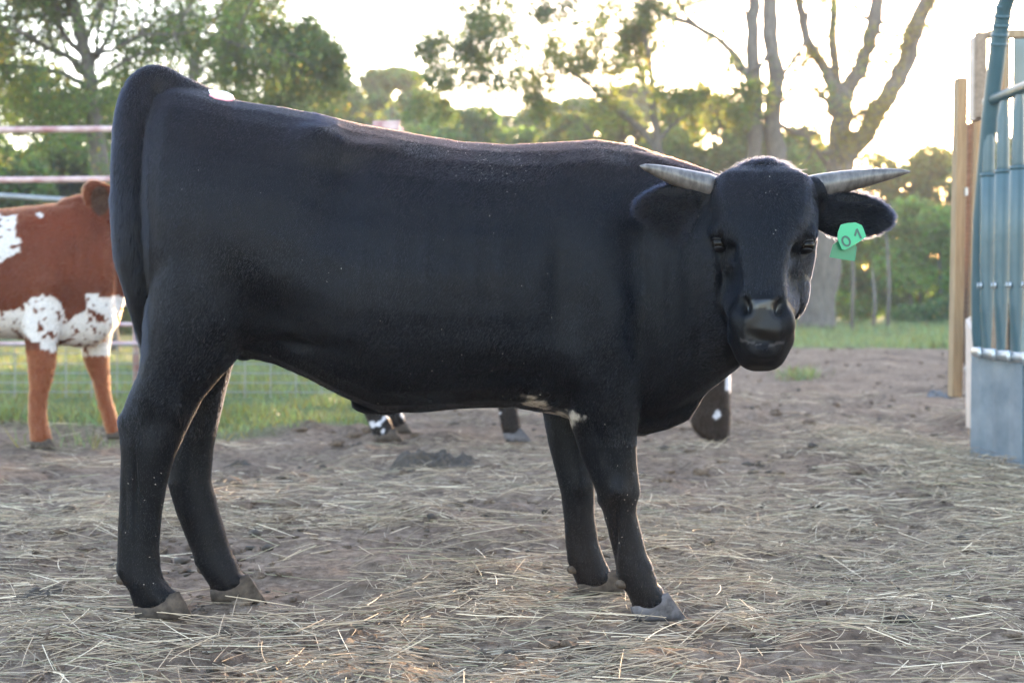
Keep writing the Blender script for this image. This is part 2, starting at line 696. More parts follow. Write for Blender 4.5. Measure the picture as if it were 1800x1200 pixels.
def claw(mb, heel, toe, top_b, top_f, y0, y1):
    """one claw of a hoof: side outline in the picture, between two depths"""
    P = []
    for Y in (y0, y1):
        yc = (y0 + y1) / 2
        P.append(Y)
    ym = (y0 + y1) / 2
    hw = abs(y1 - y0) / 2
    rings = []
    for s in np.linspace(0, 1, 6):
        lo = np.array(heel) * (1 - s) + np.array(toe) * s
        hi = np.array(top_b) * (1 - s) + np.array(top_f) * s
        w = hw * (1.0 - 0.62 * s ** 2.5)
        a, c = at(lo[0], lo[1], ym), at(hi[0], hi[1], ym)
        ring = []
        for k in range(12):
            th = 2 * math.pi * k / 12
            u = 0.5 - 0.5 * math.sin(th)
            q = c * (1 - u) + a * u
            ring.append((q[0], ym + w * math.copysign(abs(math.cos(th)) ** 0.7, math.cos(th)) * (0.75 + 0.25 * u), q[2]))
        rings.append(ring)
    mb.loft(rings)


# ---- the black bull -------------------------------------------------
Y0 = 3.74
mb = MB()
TORSO = [(262, 215, 470, .09), (272, 186, 520, .14), (290, 164, 570, .19), (320, 152, 605, .225), (370, 163, 625, .245),
         (430, 181, 626, .26), (490, 189, 640, .272), (550, 201, 666, .285), (610, 216, 696, .30), (670, 228, 722, .315),
         (740, 241, 722, .32), (820, 254, 715, .32), (900, 258, 713, .312), (980, 254, 728, .295), (1050, 250, 750, .27),
         (1105, 256, 764, .24), (1150, 270, 757, .19), (1190, 300, 740, .135), (1222, 350, 705, .07)]
mb.loft([ring_x(a, t_, b_, w, Y0) for a, t_, b_, w in TORSO])
mb.loft([ring_x(a, t_, b_, w, Y0 - .01, 20, .25, 2.0) for a, t_, b_, w in [(252, 138, 240, .035), (268, 124, 270, .055), (300, 127, 300, .075), (340, 141, 300, .085), (380, 162, 300, .09), (425, 181, 300, .08)]])
# hips and thighs
leg(mb, [(300, 325, 430, .05, 3.66), (360, 296, 455, .09, 3.63), (430, 278, 472, .115, 3.61), (500, 268, 476, .125, 3.60), (560, 259, 458, .118, 3.60),
         (620, 254, 424, .098, 3.60), (660, 244, 388, .080, 3.60), (700, 226, 356, .066, 3.60), (735, 214, 336, .058, 3.60),
         (765, 213, 322, .053, 3.60), (800, 214, 306, .047, 3.60), (850, 213, 292, .042, 3.60), (900, 211, 284, .040, 3.60),
         (950, 209, 278, .040, 3.60), (995, 208, 279, .043, 3.60), (1016, 212, 286, .045, 3.60), (1034, 228, 298, .043, 3.60),
         (1048, 235, 308, .042, 3.60, 14), (1062, 240, 316, .038, 3.60, 28)])
leg(mb, [(400, 270, 450, .09, 3.86), (480, 262, 462, .11, 3.86), (560, 275, 448, .105, 3.85), (620, 300, 413, .088, 3.84), (680, 316, 396, .070, 3.83),
         (730, 312, 385, .058, 3.82), (790, 302, 374, .050, 3.81), (845, 296, 370, .044, 3.80), (900, 311, 384, .041, 3.80),
         (950, 331, 400, .041, 3.80), (985, 345, 412, .044, 3.80), (1008, 358, 424, .045, 3.80), (1020, 370, 432, .043, 3.80, 14), (1032, 374, 440, .038, 3.80, 26)])
# forelegs with the shoulder
leg(mb, [(360, 1000, 1120, .05, 3.62), (440, 968, 1140, .075, 3.58), (520, 958, 1152, .09, 3.56), (600, 964, 1150, .095, 3.56), (660, 978, 1138, .09, 3.57),
         (710, 994, 1126, .078, 3.585), (755, 1007, 1119, .066, 3.60), (800, 1022, 1118, .055, 3.60), (835, 1036, 1121, .05, 3.60),
         (865, 1049, 1121, .048, 3.60), (890, 1058, 1118, .043, 3.60), (925, 1068, 1123, .038, 3.60), (965, 1077, 1133, .038, 3.60),
         (1000, 1086, 1146, .042, 3.60), (1025, 1092, 1158, .044, 3.60), (1042, 1104, 1166, .042, 3.60), (1054, 1112, 1170, .041, 3.60, 14), (1064, 1114, 1176, .037, 3.60, 26)])
leg(mb, [(560, 955, 1090, .08, 3.93), (650, 955, 1075, .075, 3.93), (720, 955, 1052, .064, 3.92), (780, 965, 1046, .056, 3.91), (825, 977, 1044, .05, 3.90),
         (865, 987, 1043, .047, 3.90), (905, 992, 1043, .041, 3.90), (950, 995, 1050, .039, 3.90), (985, 999, 1062, .043, 3.90),
         (1008, 1008, 1074, .044, 3.90), (1020, 1016, 1080, .040, 3.90, 16), (1028, 1018, 1082, .036, 3.90, 26)])
# tail
TAIL = [(340, 180, 3.73, .045), (300, 158, 3.72, .046), (278, 147, 3.72, .046), (257, 152, 3.71, .044), (241, 180, 3.68, .044), (232, 230, 3.65, .045),
        (228, 300, 3.62, .044), (228, 370, 3.60, .042), (232, 440, 3.60, .040), (244, 500, 3.62, .036), (258, 560, 3.66, .031), (272, 620, 3.74, .026), (285, 690, 3.76, .022), (292, 740, 3.77, .010)]
TP = np.array([[*at(a, b_, Y), r] for a, b_, Y, r in TAIL])
tq = []
for i in range(len(TP) - 1):
    p0, p1, p2, p3_ = TP[max(i - 1, 0)], TP[i], TP[i + 1], TP[min(i + 2, len(TP) - 1)]
    for f_ in (0, .25, .5, .75):
        tq.append(.5 * (2 * p1 + (p2 - p0) * f_ + (2 * p0 - 5 * p1 + 4 * p2 - p3_) * f_ ** 2 + (3 * p1 - p0 - 3 * p2 + p3_) * f_ ** 3))
tq = np.array(tq)
mb.tube(tq[:, :3], tq[:, 3], 16)
# neck
Z = np.array([0, 0, 1.0])
for_neck = [(1030, 290, 720, .20, 3.74, (1, 0, 0)), (1100, 262, 745, .185, 3.70, (1, -.12, 0)), (1165, 275, 735, .16, 3.64, (1, -.35, 0)),
            (1225, 296, 700, .135, 3.56, (1, -.6, 0)), (1280, 312, 650, .118, 3.47, (.8, -1, 0)), (1322, 320, 600, .105, 3.40, (.4, -1, 0))]
rings = []
for px, t_, b_, hw, Y, d in for_neck:
    a, c = at(px, t_, Y), at(px, b_, Y)
    d = np.array(d, float)
    d /= np.linalg.norm(d)
    u = np.cross(Z, d)
    rings.append(ring_free((a + c) / 2, u, Z, hw, (a[2] - c[2]) / 2, 24, 0.12))
mb.loft(rings)
# dewlap and brisket
rings = []
for px, t_, b_, hw, Y in [(1080, 640, 764, .10, 3.70), (1130, 620, 764, .09, 3.68), (1175, 600, 752, .075, 3.65), (1212, 580, 736, .055, 3.62), (1240, 560, 690, .035, 3.57), (1275, 540, 658, .03, 3.50), (1300, 530, 640, .026, 3.45), (1318, 520, 618, .02, 3.41)]:
    rings.append(ring_x(px, t_, b_, hw, Y, 16, 0.1, 2.0))
mb.loft(rings)
# sheath and flank fold
mb.ball(at(668, 708, 3.72), (0.075, 0.045, 0.030))
mb.ball(at(432, 612, 3.70), (0.03, 0.05, 0.03))
# head: frame R right in the picture, D down the face, F out of the face
HO = at(1342, 291, 3.44)
face = np.array([0, 0, CAM_H + 0.1]) - HO
face[2] = 0
face /= np.linalg.norm(face)
face = face @ np.array(Matrix.Rotation(R(3), 3, 'Z')).T
TILT = R(22)
HR = np.cross(face, Z)
HR = -HR if HR[0] < 0 else HR
HD = -Z * math.cos(TILT) + face * math.sin(TILT)
HF = face * math.cos(TILT) + Z * math.sin(TILT)
ROLL = R(1.5)
HR, HD = HR * math.cos(ROLL) + HD * math.sin(ROLL), HD * math.cos(ROLL) - HR * math.sin(ROLL)


def H(r, t, f):
    return HO + HR * r + HD * t + HF * f


HM = np.stack([HR, HD, HF], 1)
HEAD = [(.000, -.05, .025, .036, .02), (.010, -.045, .055, .072, .04), (.027, -.04, .082, .106, .065), (.05, -.038, .10, .128, .088), (.085, -.035, .108, .131, .092), (.13, -.035, .118, .130, .090),
        (.175, -.04, .126, .129, .082), (.212, -.042, .128, .126, .068), (.25, -.040, .125, .119, .054), (.285, -.035, .117, .108, .046), (.32, -.027, .104, .096, .043), (.355, -.016, .088, .083, .043),
        (.385, -.008, .077, .074, .045), (.415, .0, .069, .074, .048), (.445, .001, .062, .074, .046), (.462, -.004, .056, .066, .042), (.478, -.010, .050, .058, .038), (.495, -.015, .040, .049, .032), (.508, -.02, .022, .032, .018)]


def ring_head(t, cF, hf, w, wf, n=36):
    br = .38 * math.exp(-((t - .30) / .07) ** 2)
    half = [(0, hf), (wf, hf * .92), (wf * (.3 + br) + w * (.7 - br), hf * (.46 - .25 * br)), (w, -.15 * hf - .5 * br * hf), (.84 * w, -.68 * hf), (.38 * w, -.97 * hf)]
    ctl = half + [(0, -hf)] + [(-a, b_) for a, b_ in half[:0:-1]]
    ctl = np.array(ctl)
    m_ = len(ctl)
    out = []
    for j in range(n):
        s_ = j * m_ / n
        i = int(s_)
        f_ = s_ - i
        p0, p1, p2, p3_ = ctl[(i - 1) % m_], ctl[i % m_], ctl[(i + 1) % m_], ctl[(i + 2) % m_]
        q = .5 * (2 * p1 + (p2 - p0) * f_ + (2 * p0 - 5 * p1 + 4 * p2 - p3_) * f_ ** 2 + (3 * p1 - p0 - 3 * p2 + p3_) * f_ ** 3)
        out.append(H(q[0], t, cF + q[1]))
    return out


mb.loft([ring_head(*h_) for h_ in HEAD])
for s in (-1, 1):
    mb.ball(H(s * .098, .186, .012), (.030, .026, .040), M=HM)         # brow over the eye
    mb.ball(H(s * .076, .275, -.085), (.040, .085, .06), M=HM)         # cheek
    mb.ball(H(s * .053, .415, .030), (.022, .036, .030), M=HM)         # nostril wing
    mb.ball(H(s * .118, .050, -.040), (.040, .036, .042), M=HM)        # horn base
mb.ball(H(0, .478, .008), (.048, .026, .040), M=HM)
mb.ball(H(0, .020, -.025), (.080, .032, .060), M=HM)               # poll
# ears


def ear_rings(base, tip, droop, wide, thick, up, n=9):
    base, tip = np.array(base), np.array(tip)
    ax = tip - base
    L = np.linalg.norm(ax)
    ax = ax / L
    w = up - ax * np.dot(up, ax)
    w /= np.linalg.norm(w)
    t = np.cross(ax, w)
    prof = [.50, .74, .92, 1.0, 1.0, .96, .85, .65, .28]
    out = []
    for i in range(n):
        s = i / (n - 1)
        c = base + ax * L * s - Z * droop * math.sin(math.pi * s) * 0.5
        out.append(ring_free(c, w, t, wide * prof[i], thick * (1 - .35 * s), 14, 0, 2.0))
    return out


EAR_L = (at(1262, 366, 3.44), at(1112, 368, 3.44))
EAR_R = (at(1424, 372, 3.44), at(1567, 386, 3.44))
mb.loft(ear_rings(EAR_L[0], EAR_L[1], .0, .064, .014, np.array([0, -0.35, 1.0])))
mb.loft(ear_rings(EAR_R[0], EAR_R[1], .0, .056, .014, np.array([0, -0.35, 1.0])))

def relax(me, weight_fn, iters, steps=(.6, -.56)):
    """volume-keeping smoothing of part of a skin"""
    co_ = coords(me)
    e_ = np.empty(len(me.edges) * 2, dtype=np.int32)
    me.edges.foreach_get("vertices", e_)
    e_ = e_.reshape(-1, 2)
    n_ = len(co_)
    deg = np.bincount(e_.ravel(), minlength=n_).astype(float)
    w_ = weight_fn(co_)[:, None]
    for it in range(iters):
        for lam in steps:
            acc = np.stack([np.bincount(e_[:, 0], co_[e_[:, 1], k], n_) + np.bincount(e_[:, 1], co_[e_[:, 0], k], n_) for k in range(3)], 1)
            co_ = co_ + lam * w_ * (acc / deg[:, None] - co_)
    put(me, co_)


bull_me = fuse("body", mb, 0.0052, 6)


def seam_weight(P):
    px = to_px(P)
    x, y = px[:, 0], px[:, 1]
    w = np.exp(-((x - 350) / 130) ** 2 - ((y - 480) / 110) ** 2) * 1.6            # thigh into rump
    w += np.exp(-((x - 310) / 80) ** 2 - ((y - 160) / 60) ** 2) * 1.2              # tail head
    w += np.exp(-((x - 1130) / 60) ** 2 - ((y - 520) / 190) ** 2) * .9             # shoulder into neck
    w += np.exp(-((x - 1000) / 60) ** 2 - ((y - 420) / 120) ** 2) * .8
    w += np.exp(-((x - 1250) / 35) ** 2 - ((y - 560) / 110) ** 2) * .6
    return np.clip(w, 0, 1)


relax(bull_me, seam_weight, 70)


def blend_weight(P):
    px = to_px(P)
    x, y = px[:, 0], px[:, 1]
    w = np.exp(-((x - 385) / 75) ** 4 - ((y - 460) / 105) ** 4) * (x > 292) + .5 * np.exp(-((x - 320) / 40) ** 2 - ((y - 520) / 50) ** 2) * (x > 275)
    w += .8 * np.exp(-((x - 1115) / 50) ** 2 - ((y - 500) / 150) ** 4) + .8 * np.exp(-((x - 985) / 50) ** 2 - ((y - 440) / 110) ** 4)
    return np.clip(w, 0, 1) * (P[:, 1] < Y0)


relax(bull_me, blend_weight, 130, (.6,))
put(bull_me, coords(bull_me) + normals(bull_me) * .0025)
b = []
sh = lambda px, py, dy=-.28: at(px, py, Y0 + dy)
# hip bones, loin hollow, last rib, shoulder and the flank
b += [(sh(560, 245, -.2), (.06, .12, .05), .022), (sh(590, 330), (.07, .2, .12), -.020), (sh(470, 560), (.10, .2, .07), -.018),
      (sh(985, 520), (.035, .2, .22), -.016), (sh(1075, 470), (.07, .2, .16), .012), (sh(700, 520), (.18, .2, .16), .012),
      (sh(350, 400), (.12, .2, .16), .012), (sh(1010, 640), (.05, .2, .07), .014), (sh(520, 610, -.2), (.10, .2, .02), -.014),
      (sh(1060, 300, -.1), (.1, .12, .04), .008)]
for i, px in enumerate((640, 690, 740, 790, 840, 890)):
    b.append((sh(px + 10 * math.sin(i), 470), (.016, .2, .13), .0035))
b += [(sh(610, 290, -.2), (.05, .14, .03), -.012), (sh(655, 262, -.15), (.07, .12, .022), .008), (sh(430, 520), (.05, .2, .10), -.010), (sh(395, 560), (.04, .2, .06), .014),
      (sh(330, 480), (.03, .2, .12), -.007), (sh(930, 400), (.05, .2, .10), -.008), (sh(1085, 560), (.035, .2, .08), .010), (sh(1120, 600), (.02, .2, .07), -.010), (sh(900, 660), (.10, .2, .03), -.008)]
nl, fl_ = 3.56, 3.86                                                    # the near legs: joints, tendons, cannon bones
lb = [(at(216, 742, 3.60), (.014, .05, .026), 0.0035), (at(318, 720, 3.58), (.016, .05, .03), .006), (at(262, 742, 3.54), (.02, .03, .05), -.006), (at(236, 860, 3.55), (.006, .03, .10), -.006), (at(226, 900, 3.6), (.008, .05, .10), -.003),
      (at(280, 990, 3.58), (.012, .05, .018), 0.0017), (at(214, 1000, 3.60), (.014, .05, .020), 0.0021), (at(290, 1020, 3.58), (.012, .05, .010), -0.0017),
      (at(1086, 862, 3.55), (.022, .04, .028), .007), (at(1121, 862, 3.60), (.012, .05, .024), 0.0021), (at(1118, 905, 3.60), (.01, .05, .016), -0.0014), (at(1082, 950, 3.56), (.006, .03, .09), -.005), (at(1054, 880, 3.60), (.012, .05, .016), 0.0021),
      (at(1142, 995, 3.58), (.012, .05, .016), 0.0017), (at(1090, 1008, 3.60), (.012, .05, .016), 0.0021), (at(1158, 1022, 3.60), (.012, .05, .010), -0.0017), (at(1060, 780, 3.54), (.014, .04, .05), -.005),
      (at(350, 985, 3.80), (.012, .05, .016), 0.0021), (at(412, 988, 3.80), (.012, .05, .016), 0.0014), (at(306, 800, 3.80), (.014, .05, .03), .004), (at(1016, 850, 3.88), (.02, .05, .026), .005)]
b += [(c_, r_, a_ * 1.7) for c_, r_, a_ in lb]
for i, px in enumerate((1130, 1160, 1188, 1214)):                        # neck folds
    b.append((at(px, 470 + 40 * i, 3.52), (.010, .2, .10 + .03 * (i % 2)), -.0035))
for s in (-1, 1):
    b += [(H(s * .112, .214, .012), (.020, .016, .022), -.009), (H(s * .080, .244, .045), (.020, .030, .024), -.014), (H(s * .072, .30, .02), (.016, .05, .03), -.006),
          (H(s * .039, .388, .060), (.009, .010, .016), -.020), (H(s * .034, .400, .066), (.009, .009, .014), -.018), (H(s * .044, .380, .055), (.006, .010, .014), -.008),
          (H(s * .05, .10, .065), (.035, .05, .04), .003)]
b += [(H(0, .468, .05), (.055, .005, .04), -.010), (H(0, .478, .045), (.04, .006, .03), .004), (H(0, .386, .07), (.034, .007, .03), .006), (H(0, .07, .07), (.012, .05, .03), -.003)]
for (e0, e1) in (EAR_L, EAR_R):
    for s in (.35, .5, .65):
        c = e0 * (1 - s) + e1 * s
        b.append((c + np.array([0, -.016, -.004]), (.03, .012, .024), -.006))
sculpt(bull_me, b, 1.3)


def wob(me, amp, sc, seed):
    co, no = coords(me), normals(me)
    put(me, co + no * (amp * fbm(co * sc, 3, seed))[:, None])


wob(bull_me, .0012, 14, 3)
bull_base = (at(700, 1090, 3.6)[0], Y0, 0)
bull = thing("bull", bull_base, "black horned bull standing side-on, head turned to the camera, green ear tag", "bull")
co = coords(bull_me)


def bull_tint(P, hair=False):
    c = np.empty((len(P), 3))
    c[:] = (.0016, .0020, .0033) if not hair else (.0022, .0028, .0054)
    px = to_px(P)
    n = fbm(P * 22, 3, 61)
    # pale flecked patch behind the elbow
    q = ((px[:, 0] - 972) / 62) ** 2 + ((px[:, 1] - 722 - (px[:, 0] - 972) * .28) / 20) ** 2
    w = np.clip((1.0 - q) * 1.2 + fbm(P * 40, 3, 62) * 1.8 - .55, 0, 1) * .8 * (P[:, 1] < Y0 - .04)
    c += w[:, None] * (np.array([.42, .37, .31]) - c)
    # bare muzzle
    L = (P - HO)
    r, t, f = L @ HR, L @ HD, L @ HF
    e_ = .004 * fbm(P * 60, 2, 8)
    mz = (np.abs(r) < .036 + e_) & (t > .380 + e_ * .5) & (t < .462) & (f > .03)
    c[mz] = (.0050, .0040, .0036)
    for s in (-1, 1):
        for q_ in ((.039, .388, .055), (.034, .400, .060), (.044, .380, .052)):
            nd = ((P - H(s * q_[0], q_[1], q_[2])) ** 2).sum(1) < .0125 ** 2
            c[nd] = (.003, .003, .003)
    lip = (np.abs(r) < .050) & (np.abs(t - .474 + .010 * (np.abs(r) / .05) ** 2 - e_ * .1) < .0026) & (f > .0)
    c[lip] = (.034, .031, .031)
    # reddish hair tips on the crest, with the rim light's warmth in the colour
    cr = np.clip((P[:, 2] - 1.10) / .2, 0, 1) * (px[:, 0] > 600) * (px[:, 0] < 1250)
    if hair:
        c += (cr * .30)[:, None] * (np.array([.095, .05, .028]) - c)
    return c


set_color(bull_me, 'tint', bull_tint(co))
co = coords(bull_me)
_L = co - HO
_r, _t, _f = _L @ HR, _L @ HD, _L @ HF
_bare = np.where(np.abs(_t - .386) < .012, 1.0, .3) * ((np.abs(_r) < .040) & (_t > .378) & (_t < .466) & (_f > .02)).astype(float)
set_color(bull_me, 'bare', np.stack([_bare] * 3, 1))
link("body", bull_me, M_COAT, bull)


def bull_dir(P, N):
    D = np.zeros_like(P)
    D[:, 0] = -.45
    D[:, 2] = -.9
    px = to_px(P)
    legm = P[:, 2] < .55
    D[legm] = (-.15, 0, -1)
    tl = px[:, 0] < 265
    D[tl] = (-.1, 0, -1)
    L = P - HO
    t, r = L @ HD, L @ HR
    hm = (P[:, 1] < 3.46) & (np.abs(r) < .16) & (t > -.05) & (t < .56) & (px[:, 0] > 1235)
    hd = HD[None, :] * (.9 * np.tanh((t - .09) / .035))[:, None] + HF[None, :] * .25 + HR[None, :] * (r * 6)[:, None]
    D[hm] = hd[hm]
    em = (np.abs(r) >= .14) & (px[:, 0] > 1100) & (px[:, 1] > 312) & (px[:, 1] < 430) & (np.abs(P[:, 1] - 3.44) < .022)
    D[em] = (np.sign(r)[:, None] * HR[None, :])[em]
    return D


def bull_len(P, N):
    L = np.full(len(P), .010)
    px = to_px(P)
    L[P[:, 2] < .45] = .007
    L += .010 * np.clip((N[:, 2] - .45) / .5, 0, 1) * (px[:, 0] > 560) * (px[:, 0] < 1260)
    Lh = P - HO
    t, r = Lh @ HD, Lh @ HR
    tuft = np.exp(-((t - .01) / .030) ** 2 - (r / .07) ** 2) * (P[:, 1] < 3.5)
    L += .012 * tuft
    ear = (np.abs(r) >= .14) & (px[:, 0] > 1100) & (px[:, 1] < 430) & (np.abs(P[:, 1] - 3.44) < .022)
    L[ear] = .013
    tail = px[:, 0] < 262
    L[tail & (px[:, 1] > 150) & (px[:, 1] < 330)] = .016
    L[tail & (px[:, 1] >= 330) & (px[:, 1] < 620)] = .030
    L[(t > .36) & (np.abs(r) < .1) & (P[:, 1] < 3.46) & (px[:, 0] > 1280)] = .004
    return L


def bull_keep(P):
    L = P - HO
    r, t, f = L @ HR, L @ HD, L @ HF
    bare = (np.abs(r) < .042) & (t > .374) & (t < .480) & (f > .02)
    eye = np.zeros(len(P), bool)
    for s in (-1, 1):
        eye |= ((P - H(s * .104, .214, .012)) ** 2).sum(1) < .0225 ** 2
    return ~(bare | eye)


fur("fur", bull_me, 620000, bull_len, bull_dir, lambda P: bull_tint(P, True), bull, .00032, bull_keep, .14, 11, .26, .09)

# longer hair: forelock between the horns, fringes of the ears
def long_keep(P):
    L = P - HO
    r, t = L @ HR, L @ HD
    px = to_px(P)
    u_ = np.random.default_rng(3).random(len(P))
    tuft = (u_ < np.exp(-(np.clip(t + .01, 0, 1) / .022) ** 2 - (r / .055) ** 2)) & (P[:, 1] < 3.52) & (px[:, 0] > 1240) & (px[:, 0] < 1450)
    ear = (np.abs(r) > .15) & (np.abs(r) < .34) & (px[:, 1] > 315) & (px[:, 1] < 432) & (np.abs(P[:, 1] - 3.44) < .022)
    return tuft | ear


def long_dir(P, N):
    L = P - HO
    r, t = L @ HR, L @ HD
    tuft = np.abs(r) < .09
    D = np.sign(r)[:, None] * HR[None, :] + N * .2
    D[tuft] = (HF[None, :] * .15 + HD[None, :] * (np.clip(t * 30, -.6, .8) + .8 * vnoise(P * 45, 19))[:, None] + HR[None, :] * (r * 8 + 1.0 * vnoise(P * 38, 23))[:, None])[tuft]
    return D


fur("long_hair", bull_me, 700000, lambda P, N: np.where(np.abs((P - HO) @ HR) < .09, .020, .017), long_dir, lambda P: bull_tint(P, True) * 1.3, bull, .00045, long_keep, .55, 21, .3, .30)


# bits of chaff caught in the coat
def chaff(me, regions, parent, seed):
    rg_ = np.random.default_rng(seed)
    co_, no_ = coords(me), normals(me)
    px_ = to_px(co_)
    V, F, T = [], [], []
    for x0_, x1_, y0_, y1_, n_, s0_, s1_ in regions:
        k_ = np.where((px_[:, 0] > x0_) & (px_[:, 0] < x1_) & (px_[:, 1] > y0_) & (px_[:, 1] < y1_) & (no_[:, 1] < .15))[0]
        if len(k_) == 0:
            continue
        for i_ in rg_.choice(k_, n_):
            n3 = no_[i_]
            u_ = np.cross(n3, rg_.normal(0, 1, 3))
            u_ /= np.linalg.norm(u_)
            v_ = np.cross(n3, u_)
            c_ = co_[i_] + n3 * .0042
            a_, b2_ = rg_.uniform(s0_, s1_), rg_.uniform(.0007, .0013)
            k0 = len(V)
            for du, dv, dn in ((-a_, 0, 0), (0, b2_, .001), (a_, 0, .0015), (0, -b2_, .001)):
                V.append(c_ + u_ * du + v_ * dv + n3 * dn)
            F.append((k0, k0 + 1, k0 + 2, k0 + 3))
            T.append(np.array([.50, .45, .38]) * rg_.uniform(.6, 1.3))
    me_ = mesh_from("chaff", np.array(V), np.array(F), False)
    set_color(me_, 'tint', np.repeat(np.array(T), 4, 0))
    o_ = link("chaff", me_, M_STRAW, parent)
    o_['kind'] = 'stuff'


chaff(bull_me, [(800, 960, 250, 320, 90, .0008, .0022), (700, 860, 236, 275, 60, .0008, .0018), (860, 900, 255, 420, 16, .0008, .0018), (640, 960, 600, 720, 22, .0010, .0028), (215, 290, 820, 1040, 14, .001, .003), (1050, 1130, 840, 960, 14, .001, .003),
                (960, 1130, 620, 830, 12, .001, .0025), (560, 620, 470, 500, 3, .001, .003), (300, 1000, 300, 640, 16, .0008, .002), (1300, 1400, 300, 420, 6, .0008, .002)], bull, 5)

# horns
for px in ([(1262, 336, 3.45, .034), (1238, 326, 3.44, .031), (1212, 318, 3.43, .0265), (1180, 308, 3.41, .021), (1152, 299, 3.39, .014), (1134, 294, 3.38, .008), (1125, 292, 3.375, .002)],
           [(1420, 334, 3.45, .034), (1446, 327, 3.44, .031), (1482, 320, 3.43, .0275), (1520, 313, 3.41, .022), (1556, 307, 3.39, .0155), (1585, 303, 3.37, .008), (1600, 302, 3.365, .002)]):
    MB().tube([at(a, b_, Y) for a, b_, Y, r in px], [r for *_, r in px], 16).build("horn", M_HORN, bull)
# eyes
for s in (-1, 1):
    ec = H(s * .1015, .214, .014)
    e = MB().ball(ec, .0185, 20, 14).build("eye", M_EYE, bull)
    for axs, th1, nm in ((-HD * .92 + HF * .25 - HR * s * .1, R(66), "upper_eyelid"), (HD, R(48), "lower_eyelid")):
        axs = axs / np.linalg.norm(axs)
        u_ = np.cross(axs, HF)
        u_ /= np.linalg.norm(u_)
        v_ = np.cross(axs, u_)
        lid = MB()
        rings = []
        for th in np.linspace(.05, th1, 8):
            rings.append([ec + .0212 * (axs * math.cos(th) + math.sin(th) * (u_ * math.cos(2 * math.pi * k / 20) + v_ * math.sin(2 * math.pi * k / 20))) for k in range(20)])
        th = th1
        rings.append([ec + .0180 * (axs * math.cos(th) + math.sin(th) * (u_ * math.cos(2 * math.pi * k / 20) + v_ * math.sin(2 * math.pi * k / 20))) for k in range(20)])
        lid.loft(rings, False)
        lid.build(nm, M_LID, e)
# hooves and dew claws
hoof_data = [((244, 1092), (340, 1086), (238, 1066), (314, 1038), 3.553, 3.600, M_HOOF), ((244, 1091), (332, 1085), (238, 1066), (310, 1038), 3.602, 3.647, M_HOOF),
             ((376, 1060), (470, 1061), (370, 1036), (436, 1008), 3.755, 3.799, M_HOOF), ((376, 1058), (462, 1059), (370, 1036), (432, 1008), 3.802, 3.845, M_HOOF),
             ((1118, 1091), (1210, 1091), (1110, 1066), (1174, 1040), 3.554, 3.599, M_WHITEHOOF), ((1114, 1089), (1198, 1089), (1108, 1066), (1168, 1040), 3.602, 3.646, M_WHITEHOOF),
             ((1022, 1046), (1100, 1046), (1014, 1028), (1082, 1000), 3.855, 3.899, M_HOOF), ((1022, 1044), (1094, 1044), (1014, 1028), (1078, 1000), 3.902, 3.945, M_HOOF)]
for hl, toe, tb, tf, ya, yb, mt in hoof_data:
    h = MB()
    claw(h, hl, toe, tb, tf, ya, yb)
    h.build("hoof", mt, bull)
for px, py, Y in ((214, 1018, 3.585), (222, 1020, 3.62), (366, 999, 3.775), (356, 1000, 3.82), (1094, 1026, 3.58), (1092, 1026, 3.62), (1010, 1000, 3.88), (1006, 1000, 3.92)):
    MB().ball(at(px, py, Y), (.016, .012, .013), 10, 7).build("dewclaw", M_HOOF, bull)

# ear tag: two pieces, digits on the front one


def plate(mb, pts, Y0_, Y1_, th=.0022):
    q = [at(a, b_, Y0_ + (Y1_ - Y0_) * 0) for a, b_ in pts]
    n = len(q)
    f = [p for p in q]
    k = [p + np.array([0, th, 0]) for p in q]
    base = len(mb.v)
    mb.v.extend([tuple(map(float, p)) for p in f + k])
    mb.f.append(tuple(base + i for i in range(n)))
    mb.f.append(tuple(base + n + i for i in reversed(range(n))))
    for i in range(n):
        j = (i + 1) % n
        mb.f.append((base + i, base + n + i, base + n + j, base + j))


et = MB()
plate(et, [(1473, 408), (1478, 395), (1490, 392), (1504, 391), (1515, 396), (1518, 402), (1522.5, 416), (1508, 427), (1486, 439), (1480, 438), (1472, 419)], 3.395, 3.395)
ear_tag = et.build("ear_tag", M_TAG, bull, False)
ear_tag['label'] = "bright green ear tag printed with a 0 and a 1"
bt = MB()
plate(bt, [(1464, 430), (1478, 420), (1502, 428), (1506, 434), (1503, 459), (1480, 456), (1458, 452)], 3.412, 3.412)
back_tag = bt.build("tag_back_piece", M_TAGD, bull, False)
TU = np.array([math.cos(R(26)), 0, math.sin(R(26))])
TV = np.array([-math.sin(R(26)), 0, math.cos(R(26))])


def digit(c, outer, inner=None):
    """a printed digit, slightly proud of the tag: outline, with a hole if inner is given"""
    m_ = MB()
    n = len(outer)
    pt = lambda q, dy: tuple(c + TU * q[0] + TV * q[1] + np.array([0, dy, 0]))
    if inner:
        for dy in (-.0008, .0):
            m_.v += [pt(q, dy) for q in outer] + [pt(q, dy) for q in inner]
        for i in range(n):
            j = (i + 1) % n
            m_.f += [(i, j, n + j, n + i), (2 * n + j, 2 * n + i, 3 * n + i, 3 * n + j), (i, 2 * n + i, 2 * n + j, j), (n + j, 3 * n + j, 3 * n + i, n + i)]
    else:
        for dy in (-.0008, .0):
            m_.v += [pt(q, dy) for q in outer]
        m_.f += [tuple(range(n)), tuple(range(2 * n - 1, n - 1, -1))] + [(i, n + i, n + (i + 1) % n, (i + 1) % n) for i in range(n)]
    return m_.build("digit", M_PRINT, ear_tag, False)


